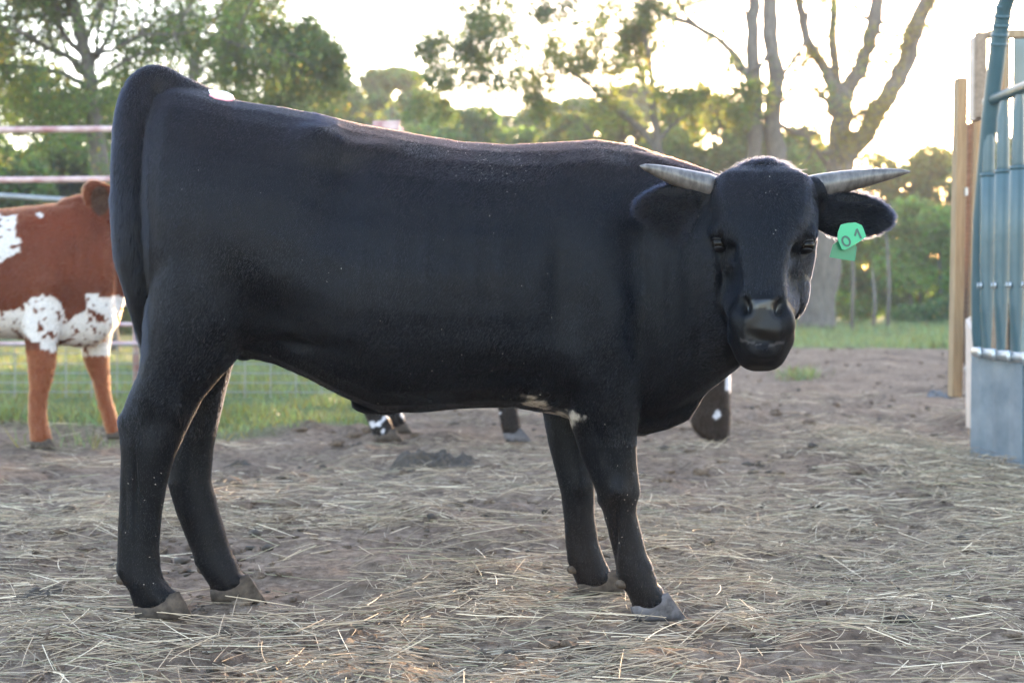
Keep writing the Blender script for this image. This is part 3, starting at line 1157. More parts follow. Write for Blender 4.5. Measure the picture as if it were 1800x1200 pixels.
aa = np.linspace(0, 2 * math.pi, 25)[:-1]
digit(at(1487.3, 424, 3.3940), [(.0108 * math.cos(q), .0138 * math.sin(q)) for q in aa], [(.0060 * math.cos(q), .0090 * math.sin(q)) for q in aa])
digit(at(1509.5, 410.5, 3.3940), [(.0028, .0125), (.0028, -.0130), (-.0018, -.0130), (-.0018, .0050), (-.0095, -.0030), (-.0120, .0005), (-.0020, .0125)])

# sticker on the rump
st = MB()
SP_ = [(366, 158), (372, 157), (398, 161), (409, 167), (411, 173), (404, 177), (384, 173), (371, 169)]
plate(st, SP_, Y0 - .125, Y0 - .125, .004)
sticker = st.build("back_sticker", M_STICK, bull, False)
sticker['label'] = "white sticker with a pink rim glued on the rump"
s2 = MB()
s2.tube([at(a, b_, Y0 - .126) for a, b_ in [(368, 167), (378, 173), (398, 177), (408, 177), (412, 172)]], [.0022] * 5, 6)
s2.build("sticker_rim", M_PINK, sticker)
print("bull ok")

# ------------------------------------------------------------------ trees and shrubs


def leaf_mesh(name, P, size, tint, rng, mat, parent, droop=0.3, aspect=0.5):
    n = len(P)
    ax = rng.normal(0, 1, (n, 3))
    ax[:, 2] -= droop
    ax /= np.linalg.norm(ax, axis=1, keepdims=True)
    ot = rng.normal(0, 1, (n, 3))
    w = np.cross(ax, ot)
    w /= np.linalg.norm(w, axis=1, keepdims=True) + 1e-9
    nn = np.cross(ax, w)
    L = (size * rng.uniform(.6, 1.4, n))[:, None]
    W = L * aspect * .5
    v = np.stack([P - ax * L * .5, P + w * W + nn * L * .10 - ax * L * .05, P + ax * L * .5, P - w * W + nn * L * .10 - ax * L * .05], 1).reshape(-1, 3)
    f = np.arange(n * 4).reshape(n, 4)
    me = mesh_from(name, v, f, False)
    c = np.repeat(tint, 4, 0)
    set_color(me, 'tint', c)
    return link(name, me, mat, parent)


def leaf_tint(n, rng, base, var=.25, yellow=.06):
    c = (np.array(base)[None, :] * 1.55 + np.array([.024, .034, .018])) * (1 + rng.normal(0, var, (n, 1)))
    c *= 1 + rng.normal(0, .10, (n, 3))
    y = rng.random(n) < yellow
    c[y] = np.array([.17, .14, .03]) * rng.uniform(.7, 1.3, (y.sum(), 1))
    return np.clip(c, .004, .9)


def grow(rng, p, d, L, r, depth, out, leaves, up=.15, leafy=1.0, spread=.7):
    """one crooked branch with its side twigs; out gets (points, radii)"""
    n = 5
    pts, rad = [p.copy()], [r]
    q, dd = p.copy(), d / np.linalg.norm(d)
    for i in range(n):
        dd = dd + rng.normal(0, .20, 3) + np.array([0, 0, up * .3])
        dd /= np.linalg.norm(dd)
        q = q + dd * L / n
        pts.append(q.copy())
        rad.append(r * (1 - .8 * (i + 1) / n))
        if depth > 0 and i >= 1:
            for _ in range(rng.integers(1, 3)):
                sd_ = dd + rng.normal(0, spread, 3)
                grow(rng, q, sd_, L * rng.uniform(.45, .7), max(r * .45, .004), depth - 1, out, leaves, up, leafy, spread)
        if depth == 0 and i >= 1 and rng.random() < leafy:
            leaves.append((q.copy(), L * .22))
    out.append((pts, rad))


def tree(name, label, limbs, Y, base_px, rng_seed, leaf=(.04, .06, .02), per=14, size=.10, twigs=1.0, group=None, extra_clumps=(), yellow=.06, droop=.4):
    """limbs: (points in the photograph, start radius px, end radius px, twig count, twig length m, leafy 0..1, depth)"""
    rng = np.random.default_rng(rng_seed)
    gpt = at(base_px, 515 + .828 * 2500 / Y, Y)
    gpt[2] = 0
    t = thing(name, gpt, label, "tree", group)
    leaves = []
    for li, (pts, r0, r1, tw, tl, leafy, depth) in enumerate(limbs):
        P = []
        for i, q in enumerate(pts):
            y = Y + (q[2] if len(q) > 2 else 0)
            P.append(at(q[0], q[1], y))
        # resample smoothly and roughen
        P = np.array(P)
        s = np.linspace(0, len(P) - 1, max(8, len(P) * 4))
        i0 = np.clip(s.astype(int), 0, len(P) - 2)
        fr = (s - i0)[:, None]
        pm, pn = P[np.clip(i0 - 1, 0, len(P) - 1)], P[np.clip(i0 + 2, 0, len(P) - 1)]
        a, b_ = P[i0], P[i0 + 1]
        Q = .5 * (2 * a + (b_ - pm) * fr + (2 * pm - 5 * a + 4 * b_ - pn) * fr ** 2 + (3 * a - pm - 3 * b_ + pn) * fr ** 3)
        k = Y / 2500.0
        rr = np.linspace(r0, r1, len(Q)) * k
        Q[1:-1] += rng.normal(0, .10, Q[1:-1].shape) * rr[1:-1, None]
        rr = rr * (1 + rng.normal(0, .05, len(rr)))
        if li == 0:
            rr[0] *= 1.35
            rr[1] *= 1.12
        MB().tube(Q, rr, 10).build("trunk" if li == 0 else "limb", M_BARK, t)
        out = []
        for _ in range(int(tw * twigs)):
            i = rng.integers(int(len(Q) * .35), len(Q))
            ln = Q[min(i + 1, len(Q) - 1)] - Q[max(i - 1, 0)]
            ln /= np.linalg.norm(ln)
            d = ln * .8 + rng.normal(0, .8, 3)
            grow(rng, Q[i], d, tl * rng.uniform(.6, 1.3), max(rr[i] * .4, .008), depth, out, leaves, .1, leafy)
        if out:
            mb_ = MB()
            for pp, ra in out:
                mb_.tube(pp, ra, 4, False)
            o = mb_.build("twigs", M_BARK, t)
            o['kind'] = 'stuff'
    for (px, py, dy, rx, n) in extra_clumps:
        c = at(px, py, Y + dy)
        for _ in range(n):
            leaves.append((c + rng.normal(0, .5, 3) * rx * Y / 2500., .35))
    if leaves:
        C = np.array([c for c, _ in leaves])
        S = np.array([s_ for _, s_ in leaves])
        rep = np.repeat(np.arange(len(C)), per)
        P = C[rep] + rng.normal(0, 1, (len(rep), 3)) * np.maximum(S[rep], .12)[:, None] * .8
        tint = leaf_tint(len(P), rng, leaf, .22, yellow)
        # whole sprays lighter or darker
        sp = 1 + .28 * fbm(P * .9, 2, rng_seed)
        tint *= sp[:, None]
        o = leaf_mesh("crown", P, size, np.clip(tint, .004, .9), rng, M_LEAF, t, droop)
        print(name, len(P))
    return t


def bush(name, label, Y, clumps, rng_seed, leaf=(.045, .075, .02), size=.13, dens=1.0, yellow=.05, group=None, cat="bush", depth=1.0, ground_px=None):
    """clumps: (px, py, rx px, ry px) ellipsoids of foliage in the photograph"""
    rng = np.random.default_rng(rng_seed)
    cx = np.mean([c[0] for c in clumps]) if ground_px is None else ground_px
    g0 = at(cx, 515 + .828 * 2500 / Y, Y)
    g0[2] = 0
    t = thing(name, g0, label, cat, group)
    P = []
    for (px, py, rx, ry) in clumps:
        st_ = MB()
        k = Y / 2500.
        yy = Y + rng.uniform(-.8, .8) * depth
        c = at(px, py, yy)
        n = int(rx * ry * .9 * dens)
        d = rng.normal(0, 1, (n, 3))
        d /= np.linalg.norm(d, axis=1, keepdims=True)
        rad_ = rng.random(n) ** .45
        q = d * rad_[:, None] * np.array([rx * k, max(rx, ry) * .8 * k * depth, ry * k])
        keep = fbm((c + q) * (1.6 / max(1, Y / 30)), 3, rng_seed + 3) > -.42
        P.append((c + q)[keep])
        mid = (g0 + c) / 2 + rng.normal(0, .15, 3)
        st_.tube([g0 + rng.normal(0, .12, 3) * np.array([1, 1, 0]) - np.array([0, 0, .1]), mid, c], [.06 * Y / 35, .04 * Y / 35, .012 * Y / 35], 6)
        st_.build("stem", M_BARK, t)
    P = np.concatenate(P)
    P = P[P[:, 2] > 0.02]
    tint = leaf_tint(len(P), rng, leaf, .25, yellow) * (1 + .35 * fbm(P * .8, 2, rng_seed))[:, None]
    leaf_mesh("foliage", P, size, np.clip(tint, .004, .9), rng, M_LEAF, t, .2, .6)
    print(name, len(P))
    return t


# left, leafy tree with low spreading limbs
tree("leafy_tree", "leafy tree with forked trunk and low spreading limbs above the red and white calf",
     [([(192, 622), (180, 310), (166, 230), (160, 160), (150, 100), (138, 40), (118, -40), (100, -160)], 17, 8, 10, 2.0, 1, 2),
      ([(156, 140), (128, 105), (85, 85), (30, 55, -1), (-60, 30, -1)], 7, 2.5, 9, 1.6, 1, 2),
      ([(157, 155), (110, 130), (60, 120), (10, 115, .6), (-60, 100, 1)], 6, 2, 8, 1.4, 1, 2),
      ([(166, 150), (200, 122), (235, 100), (268, 92, .8), (300, 86, 1)], 5, 1.5, 8, 1.3, 1, 2),
      ([(162, 112), (185, 75), (198, 50), (206, 0, .5), (216, -60)], 5, 2, 7, 1.5, 1, 2),
      ([(150, 100), (112, 60), (100, 10), (70, -60)], 6, 2, 8, 1.6, 1, 2)],
     20.0, 190, 101, leaf=(.040, .062, .022), per=10, size=.066,
     extra_clumps=[(60, 20, 0, 70, 40), (260, 30, 1.5, 55, 36), (30, 190, 1, 60, 36), (90, 230, 1, 60, 30), (230, 150, 1.5, 50, 30), (110, 20, 1, 60, 30), (300, 110, 1.5, 40, 26), (20, 90, .5, 50, 24), (310, 20, 1.5, 40, 20)])
tree("leaning_tree", "tree with one bare curved limb reaching up into white sky behind the bull's rump",
     [([(330, 600), (338, 300), (340, 170), (346, 96), (392, 58), (416, 20), (432, -40), (440, -120)], 12, 6, 3, 1.2, .6, 1),
      ([(342, 110), (330, 70), (318, 30), (316, -20), (322, -90)], 5, 2.5, 5, 1.0, .8, 2),
      ([(344, 150), (380, 140), (420, 126), (460, 122), (490, 126)], 4.5, 1.2, 9, 1.1, 1, 2)],
     24.0, 330, 102, leaf=(.036, .058, .026), per=18, size=.078,
     extra_clumps=[(400, 120, 0, 50, 42), (445, 110, .5, 36, 30), (350, 160, .6, 50, 36), (440, 160, .6, 45, 30), (300, 130, .6, 40, 22)])
# middle: slim tree with a leaning limb
tree("slim_tree", "slim tree with one upright stem and one limb leaning left above the bull's back",
     [([(1165, 590), (1160, 330), (1156, 255), (1148, 190), (1144, 120), (1138, 85), (1130, 50)], 11, 2.5, 5, 1.0, .45, 2),
      ([(1155, 262), (1120, 222), (1080, 190), (1040, 152), (1005, 128), (968, 106)], 7, 1.8, 7, 1.0, .35, 2),
      ([(1158, 300), (1090, 275), (1045, 240), (1015, 205), (960, 150)], 4, 1, 6, .9, .5, 1),
      ([(1156, 250), (1178, 225), (1205, 205), (1235, 200)], 4, 1.2, 5, 1.0, .5, 2)],
     31.0, 1165, 103, leaf=(.050, .066, .018), per=18, size=.095, yellow=.12,
     extra_clumps=[(1000, 95, 0, 16, 5), (1060, 120, 0, 24, 8), (1090, 165, 0, 24, 9)])
tree("twin_trunk_tree", "tall tree with two bare upright trunks behind the bull's poll",
     [([(1332, 590), (1326, 400), (1324, 270), (1328, 190), (1325, 130), (1322, 50), (1328, -40), (1330, -160)], 15, 11, 4, 1.5, .3, 1),
      ([(1380, 590), (1372, 400), (1364, 270), (1358, 190), (1364, 130), (1354, 60), (1356, -40), (1360, -160)], 19, 12, 4, 1.5, .3, 1),
      ([(1326, 160), (1302, 112), (1270, 75), (1225, 48), (1180, 28), (1120, 8), (1050, -20)], 7, 2.5, 7, 1.1, .28, 2),
      ([(1230, 50), (1205, 25), (1182, -20), (1170, -80)], 4, 2, 4, 1.0, .35, 2),
      ([(1362, 150), (1392, 110), (1412, 78), (1420, 30), (1424, -40)], 5, 2, 6, 1.1, .5, 1),
      ([(1322, 36), (1290, 30), (1255, 24), (1205, 8)], 2.2, .8, 6, .8, .3, 1),
      ([(1120, -30, -1), (1020, -20, -2), (930, 10, -2.5), (860, 60, -2.5), (815, 110, -2.5)], 4, 1, 9, 1.2, .9, 2)],
     32.0, 1350, 104, leaf=(.034, .055, .026), per=17, size=.088,
     extra_clumps=[(880, 5, -2, 60, 13), (950, 10, -2, 56, 11), (835, 40, -2.5, 24, 5), (905, 40, -2.5, 32, 5), (815, 95, -2.5, 14, 5), (1200, 2, 0, 40, 5)])
tree("spreading_tree", "big tree with thick trunk forking into four heavy limbs right of the bull's horns",
     [([(1436, 584), (1446, 480), (1466, 380), (1478, 290), (1478, 215), (1474, 160)], 29, 19, 3, 1.0, .8, 1),
      ([(1470, 175), (1448, 118), (1420, 72), (1408, 20), (1398, -50), (1390, -160)], 11, 7, 5, 1.2, .4, 1),
      ([(1474, 170), (1468, 110), (1464, 50), (1470, -40), (1475, -150)], 9, 6, 5, 1.0, .6, 1),
      ([(1480, 180), (1512, 118), (1532, 66), (1542, 0), (1550, -80), (1552, -180)], 15, 10, 5, 1.1, .5, 1),
      ([(1478, 290), (1520, 228), (1560, 172), (1592, 110), (1606, 60), (1622, 15), (1660, -40), (1720, -120)], 19, 12, 6, 1.0, .5, 1),
      ([(1606, 98), (1630, 99), (1655, 96), (1695, 101)], 3, 1, 2, .5, 0, 1),
      ([(1458, 315), (1454, 290), (1438, 272), (1428, 256)], 5, 2.5, 0, .5, 0, 0)],
     33.0, 1436, 105, leaf=(.085, .075, .018), per=16, size=.092, yellow=.3,
     extra_clumps=[(1500, 90, 0, 16, 22), (1520, 210, -.5, 24, 34), (1540, 100, 0, 14, 20), (1495, 240, -.6, 28, 36), (1440, 190, 0, 22, 18), (1420, 110, 0, 14, 12), (1560, 180, -.4, 16, 16), (1470, 90, 0, 14, 12)])

# shrubs and small trees in the distance, each its own
G1 = (.055, .080, .022)
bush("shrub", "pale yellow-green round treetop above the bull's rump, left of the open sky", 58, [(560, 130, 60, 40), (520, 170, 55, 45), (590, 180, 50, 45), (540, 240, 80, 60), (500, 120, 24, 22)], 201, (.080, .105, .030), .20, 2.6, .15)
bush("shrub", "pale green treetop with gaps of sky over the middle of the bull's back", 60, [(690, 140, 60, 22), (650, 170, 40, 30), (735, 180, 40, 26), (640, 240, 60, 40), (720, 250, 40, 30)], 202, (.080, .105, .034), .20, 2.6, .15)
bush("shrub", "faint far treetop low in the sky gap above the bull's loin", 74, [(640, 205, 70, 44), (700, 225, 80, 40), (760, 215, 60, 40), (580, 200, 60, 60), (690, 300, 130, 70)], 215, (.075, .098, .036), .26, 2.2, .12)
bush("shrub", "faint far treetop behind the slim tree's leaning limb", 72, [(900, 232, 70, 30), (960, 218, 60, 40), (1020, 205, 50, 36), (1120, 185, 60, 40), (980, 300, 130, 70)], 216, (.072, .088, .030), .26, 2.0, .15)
bush("shrub", "dense mid-green bush low behind the loin of the bull", 48, [(790, 225, 50, 36), (840, 210, 42, 26), (770, 260, 70, 46), (860, 255, 60, 36), (920, 250, 48, 26), (800, 330, 110, 70)], 203, (.050, .080, .022), .18, 1.5, .08)
bush("shrub", "olive bush behind the bull's withers below the leaning limb", 46, [(985, 255, 44, 26), (1040, 240, 46, 30), (1100, 240, 46, 40), (1030, 300, 100, 60), (1080, 200, 50, 26), (1000, 220, 40, 22)], 204, (.066, .080, .024), .18, 1.5, .12)
bush("shrub", "broad olive-green bush between the slim tree and the twin trunks", 44, [(1200, 210, 44, 40), (1250, 205, 50, 40), (1300, 225, 46, 40), (1180, 270, 60, 50), (1260, 280, 90, 60), (1340, 270, 60, 50), (1290, 400, 120, 130)], 205, (.062, .074, .018), .17, 1.5, .10)
bush("shrub", "green bush between the twin trunks and the thick forked trunk", 43, [(1410, 250, 40, 34), (1440, 290, 50, 40), (1395, 320, 60, 60), (1440, 400, 80, 90), (1420, 510, 100, 90)], 206, (.052, .080, .026), .16, 1.1, .10)
bush("shrub", "sunlit yellowish bush right of the thick forked trunk under the glare", 46, [(1540, 300, 40, 34), (1590, 310, 46, 34), (1640, 310, 44, 36), (1636, 280, 40, 26), (1690, 300, 44, 44), (1570, 350, 80, 40), (1650, 360, 70, 50)], 207, (.085, .085, .022), .17, 1.0, .25)  # one upper clump added to shade the paddock from the low sun
bush("shrub", "bright green shrub left of the timber post with a drooping crown", 38, [(1600, 390, 60, 46), (1650, 420, 50, 60), (1590, 470, 60, 50), (1660, 500, 50, 60), (1630, 545, 70, 36)], 208, (.065, .110, .026), .13, 1.3, .08)
bush("shrub", "bright green shrub just right of the thick trunk's foot", 39, [(1500, 400, 46, 46), (1540, 430, 50, 50), (1500, 480, 46, 46), (1550, 510, 56, 50), (1490, 545, 50, 34)], 209, (.068, .110, .024), .13, 1.2, .12)
bush("shrub", "dark low shrub at the grass edge beside the timber post", 35, [(1600, 556, 46, 22), (1650, 552, 44, 26), (1690, 545, 44, 30)], 210, (.030, .052, .018), .12, 1.3, .03)
bush("shrub", "large dark green bush behind the red rails at the left edge", 27, [(-60, 300, 90, 90), (20, 330, 80, 70), (-40, 430, 100, 100), (40, 470, 90, 90), (-100, 200, 80, 90)], 211, (.036, .064, .024), .12, 1.1, .04)
bush("shrub", "mid-green bush behind the red rails beside the leafy tree's trunk", 29, [(110, 290, 70, 60), (90, 390, 80, 80), (170, 430, 80, 90), (220, 340, 60, 80), (100, 510, 100, 70), (210, 530, 80, 60)], 212, (.042, .072, .026), .12, 1.1, .05)
bush("shrub", "green bush seen past the bull's buttocks above the wire mesh", 33, [(300, 330, 80, 90), (280, 470, 80, 90), (380, 420, 90, 110), (400, 540, 90, 60)], 213, (.045, .075, .026), .13, .9, .05)
bush("shrub", "tall soft green bush filling the upper left behind the spreading limbs", 34, [(40, 170, 90, 70), (130, 210, 70, 60), (230, 200, 70, 60), (300, 190, 60, 60), (-60, 90, 80, 90), (250, 260, 80, 50), (430, 215, 70, 50)], 214, (.060, .082, .030), .14, .55, .10)
# unseen bushes added past the right edge to keep low sun off the ground
for i, (px, Y, h) in enumerate([(1790, 44, 270), (1930, 42, 235), (2080, 44, 230), (2240, 43, 250), (2420, 44, 230)]):
    bush("shrub", ["tall sunlit bush just past the timber wall", "second bush past the timber wall", "third bush past the timber wall", "fourth bush past the timber wall", "fifth and last bush past the timber wall"][i], Y, [(px, h + 20, 80, 50), (px - 50, h + 60, 80, 60), (px + 50, h + 70, 80, 60), (px, h + 160, 110, 90), (px, h + 270, 110, 90)], 230 + i, (.06, .08, .022), .2, 1.0, .1, group="bushes past the green gate")

# thin saplings at the grass edge
for px, top, lb in ((1497, 400, "thin dark sapling stem beside the thick trunk's foot"), (1560, 410, "thin grey sapling stem between the green shrubs"), (1535, 470, "short dark sapling stem at the grass edge")):
    g0 = at(px, 580, 31.5)
    g0[2] = -.05
    t = thing("sapling", g0, lb, "sapling")
    MB().tube([g0, at(px + 3, (top + 580) / 2, 31.5), at(px - 2, top, 31.5)], [.05, .04, .02], 6).build("trunk", M_BARK, t)

# the far wood closing the view
rng = np.random.default_rng(77)
N = 26000
a_ = rng.uniform(-1.1, 1.1, N)
d_ = rng.uniform(85, 110, N)
hgt = 5.5 + 2.2 * fbm(np.stack([a_ * 9, a_ * 0, a_ * 0], 1), 3, 8)
P = np.stack([np.sin(a_) * d_, np.cos(a_) * d_, hgt * rng.random(N) ** .8], 1)
fw = leaf_mesh("far_wood", P, .75, leaf_tint(N, rng, (.05, .075, .03), .25, .05), rng, M_LEAF, None, .2, .7)
tag(fw, "hazy belt of far-off trees along the horizon", kind='stuff')

# ------------------------------------------------------------------ haze
hz = MB().box((-720, -300, -1.2), (720, 1000, 16)).build("haze", None, None, False)
hm = bpy.data.materials.new("evening_haze")
hm.use_nodes = True
hm.node_tree.nodes.clear()
hv = hm.node_tree.nodes.new("ShaderNodeVolumePrincipled")
hv.inputs['Color'].default_value = (.93, .95, 1.0, 1)
hv.inputs['Density'].default_value = HAZE
hv.inputs['Anisotropy'].default_value = .2
ho = hm.node_tree.nodes.new("ShaderNodeOutputMaterial")
hm.node_tree.links.new(hv.outputs[0], ho.inputs['Volume'])
hz.data.materials.append(hm)
tag(hz, "thin evening haze between the paddock and the far trees", kind='stuff')

# ------------------------------------------------------------------ grass
rng = np.random.default_rng(5)


def grass_blades(name, P, L, tint, label):
    n = len(P)
    d = rng.normal(0, .45, (n, 3))
    d[:, 2] = 1
    d /= np.linalg.norm(d, axis=1, keepdims=True)
    p1 = P + d * L[:, None] * .55
    b2 = d + rng.normal(0, .35, (n, 3))
    b2[:, 2] -= .35
    p2 = p1 + b2 * L[:, None] * .5
    w = np.cross(d, rng.normal(0, 1, (n, 3)))
    w /= np.linalg.norm(w, axis=1, keepdims=True)
    wd = (L * .028)[:, None] * w
    v = np.stack([P - wd, P + wd, p1 + wd * .8, p1 - wd * .8, p2], 1).reshape(-1, 3)
    base = np.arange(n)[:, None] * 5
    f = np.concatenate([base + np.array([0, 1, 2]), base + np.array([0, 2, 3]), base + np.array([3, 2, 4])])
    me = mesh_from(name, v, f, False)
    set_color(me, 'tint', np.repeat(tint, 5, 0))
    return tag(link(name, me, M_GRASS), label, kind='stuff')


def scatter(n, x0, x1, y0, y1, bias=1.0):
    y = y0 + (y1 - y0) * rng.random(n) ** bias
    x = x0 + (x1 - x0) * rng.random(n)
    return x, y


def pasture(n, fx0, fx1, y0, y1, bias):
    y = y0 + (y1 - y0) * rng.random(n) ** bias
    x = (fx0 + (fx1 - fx0) * rng.random(n)) * y
    k = rng.random(n) < grass_mask(x, y) ** 1.5
    x, y = x[k], y[k]
    return np.stack([x, y, gh(x, y) - .004], 1)


P = pasture(75000, -.5, .14, 7.6, 20, 1.7)
L = rng.uniform(.04, .11, len(P)) * (1 + .5 * fbm(p3(P[:, 0], P[:, 1], 1.6), 2, 3))
c = leaf_tint(len(P), rng, (.070, .088, .040), .30, .25)
grass_blades("grass", P, np.clip(L, .02, .2), c, "pale green pasture grass under the wire mesh on the left")
P = pasture(45000, .1, .55, 17.5, 36, 1.2)
L = rng.uniform(.08, .22, len(P)) * (1 + .7 * fbm(p3(P[:, 0], P[:, 1], .8), 2, 3))
c = leaf_tint(len(P), rng, (.075, .098, .050), .28, .2)
grass_blades("grass", P, np.clip(L, .03, .5), c, "strip of pale grass between the bare dirt and the far shrubs")
for (px, py, Y, n, s, lb) in ((1408, 632, 13.5, 220, .12, "small grass tuft growing in the dirt beside the bull's muzzle"), (446, 748, 8.7, 130, .045, "low green weed tuft on the dirt behind the bull's hind legs"), (20, 745, 8.8, 260, .14, "leafy weed clump at the left edge beside the calf's leg")):
    c0 = at(px, py, Y)
    q = rng.normal(0, 1, (n, 2)) * np.array([.10, .12])
    x, y = c0[0] + q[:, 0], c0[1] + q[:, 1]
    P = np.stack([x, y, gh(x, y)], 1)
    o = grass_blades("grass_tuft", P, rng.uniform(.5, 1.3, n) * s, leaf_tint(n, rng, (.065, .085, .040), .25, .15), lb)

# ------------------------------------------------------------------ straw, clods
def straw(name, n, x0, x1, y0, y1, bias, Lr, rr, label, fan=False, seed=1, thresh=-.25, lift=.5):
    rs = np.random.default_rng(seed)
    y = y0 + (y1 - y0) * rs.random(n) ** bias
    x = x0 + (x1 - x0) * rs.random(n)
    if fan:
        x = x * y
    dens = 1.3 * fbm(p3(x, y, 1.3), 3, 71) + .7 * fbm(p3(x, y, 4.5), 2, 73)
    k = (dens + rs.normal(0, .35, n) > thresh) & (grass_mask(x, y) < .7)
    for h_ in HOOVES:
        k &= (x - h_[0]) ** 2 + (y - h_[1]) ** 2 > .12 ** 2
    x, y = x[k], y[k]
    n = len(x)
    th = rs.uniform(0, 2 * math.pi, n) + .0
    th = np.where(rs.random(n) < .5, rs.normal(0, .5, n), th)
    L = Lr[0] + (Lr[1] - Lr[0]) * rs.random(n) ** 2.2
    bend = rs.normal(0, .17, n)
    r0 = rs.uniform(rr[0], rr[1], n)
    pts = []
    cx, cy, a0 = x.copy(), y.copy(), th - bend * .5
    elev = np.abs(rs.normal(0, .010, n)) * lift * 2 + r0
    tilt = rs.normal(0, .06, n) * (rs.random(n) < .5) + (rs.random(n) < .035) * rs.uniform(.2, .8, n)
    for i in range(5):
        s = (i / 4 - .5) * L * tilt
        pts.append(np.stack([cx, cy, s + elev], 1))
        cx = cx + np.cos(a0) * L / 4
        cy = cy + np.sin(a0) * L / 4
        a0 = a0 + bend / 4 + (rs.random(n) < .035) * rs.normal(0, .8, n)
    pts = np.stack(pts, 1)
    za, zm, zb = gh(pts[:, 0, 0], pts[:, 0, 1]), gh(pts[:, 2, 0], pts[:, 2, 1]), gh(pts[:, 4, 0], pts[:, 4, 1])
    za, zb = np.maximum(za, zm - .012), np.maximum(zb, zm - .012)
    za, zb = za + np.clip(zm - (za + zb) / 2, 0, .02), zb + np.clip(zm - (za + zb) / 2, 0, .02)
    pts[:, :, 2] += za[:, None] + (zb - za)[:, None] * np.linspace(0, 1, 5)[None]
    rad = np.repeat(r0[:, None], 5, 1) * np.array([1, 1, .95, .85, .6])
    v = rs.random(n)[:, None]
    c = np.array([.44, .335, .225]) * (1 - v) + np.array([.20, .15, .108]) * v
    g = rs.random(n) < .10
    c[g] = np.array([.30, .265, .165])
    w_ = rs.random(n) < .10
    c[w_] = np.array([.66, .54, .39])
    c = c * rs.uniform(.6, 1.2, (n, 1))
    o = strands(name, pts, rad, c, M_STRAW)
    return tag(o, label, kind='stuff')


straw("straw", 34000, -2.1, 2.3, 2.35, 5.2, 1.2, (.015, .15), (.0004, .0010), "fine loose straw trampled over the dirt in the foreground", seed=3, thresh=.0)
straw("straw", 6000, -2.1, 2.3, 2.35, 5.2, 1.2, (.07, .28), (.0007, .0013), "longer pale straw stalks strewn over the foreground", seed=4, thresh=-.6, lift=.9)
straw("straw", 17000, -.42, .42, 5.0, 11.5, 1.3, (.03, .22), (.0007, .0015), "straw litter scattered over the middle of the paddock", True, 6, -.1)
straw("straw", 7000, 1.7, 2.5, 4.2, 8.2, 1.0, (.05, .28), (.0008, .0018), "straw swept up along the foot of the green gate", seed=8, thresh=-.5, lift=1.2)

rs = np.random.default_rng(12)
bmi = bmesh.new()
bmesh.ops.create_icosphere(bmi, subdivisions=1, radius=1)
iv = np.array([v.co[:] for v in bmi.verts])
ifc = np.array([[v.index for v in f.verts] for f in bmi.faces])
bmi.free()


def clods(name, n, x0, x1, y0, y1, bias, sr, label, fan=False, mat=None):
    y = y0 + (y1 - y0) * rs.random(n) ** bias
    x = x0 + (x1 - x0) * rs.random(n)
    if fan:
        x = x * y
    k = (fbm(p3(x, y, 2.2), 3, 91) + rs.normal(0, .4, n) > .0) & (grass_mask(x, y) < .6)
    x, y = x[k], y[k]
    n = len(x)
    s = sr[0] + (sr[1] - sr[0]) * rs.random(n) ** 3
    V = iv[None] * (1 + rs.normal(0, .22, (n, len(iv), 1)))
    V = V * np.stack([s * rs.uniform(.8, 1.7, n), s * rs.uniform(.8, 1.6, n), s * rs.uniform(.4, .9, n)], 1)[:, None, :]
    V = V + np.stack([x, y, gh(x, y) + s * .15], 1)[:, None, :]
    F = (ifc[None] + (np.arange(n) * len(iv))[:, None, None]).reshape(-1, 3)
    me = mesh_from(name, V.reshape(-1, 3), F)
    set_color(me, 'grassy', np.zeros((len(me.vertices), 3)))
    return tag(link(name, me, mat or M_DIRT), label, kind='stuff')


clods("dung_crumbs", 1500, -.40, .40, 2.5, 12.0, 1.1, (.004, .026), "dark crumbs of old dung trodden into the dirt", True, M_DUNG)
clods("dirt_crumbs", 5200, -2.0, 2.2, 2.4, 5.2, 1.2, (.003, .020), "crumbs and small clods of dry dirt in the foreground")
clods("dirt_clods", 3200, -.42, .42, 5.0, 19.0, 1.1, (.006, .040), "trodden clods of dirt across the paddock", True)


def dung(px, py, Y, rx, ry, hgt, label, mat, seed):
    rr_ = np.random.default_rng(seed)
    c = at(px, py, Y)
    n, m_ = 60, 22
    rings = []
    for i in range(m_):
        s = (i + .3) / m_
        ring = []
        for j in range(n):
            th = 2 * math.pi * j / n
            ring.append([s * math.cos(th), s * math.sin(th), (1 - s ** 2.2)])
        rings.append(ring)
    A = np.array(rings).reshape(-1, 3)
    e = 1 + .25 * fbm(A * 2.0 + seed, 3, seed)
    x = c[0] + A[:, 0] * rx * e
    y = c[1] + A[:, 1] * ry * e
    z = gh(x, y) - .015 + np.clip(A[:, 2], 0, 1) ** .6 * hgt * (.75 + .45 * fbm(np.stack([x, y, x * 0], 1) * 30, 3, seed))
    mb_ = MB()
    mb_.loft(np.stack([x, y, z], 1).reshape(m_, n, 3)[::-1], True)
    o = mb_.build("dung_pat", mat)
    return tag(o, label, "dung")


dung(765, 822, 6.75, .23, .20, .085, "large dark dung pat on the dirt below the bull's belly", M_DUNG, 1)
dung(72, 1050, 3.85, .075, .06, .035, "small straw-flecked dung lump at lower left near the hind hoof", M_DUNG, 2)
dung(500, 726, 9.6, .06, .05, .04, "grey dry dung lump on the dirt behind the hind legs", M_DUNGGREY, 3)
dung(425, 818, 6.8, .07, .06, .04, "dark dung lump on the dirt right of the hind legs", M_DUNG, 4)
dung(1655, 690, 11.2, .13, .1, .07, "grey-black dung lump beside the foot of the timber post", M_DUNGGREY, 5)
dung(490, 842, 6.2, .08, .06, .025, "flat brown dung patch just past the far hind leg", M_DUNG, 6)
print("ground cover ok")

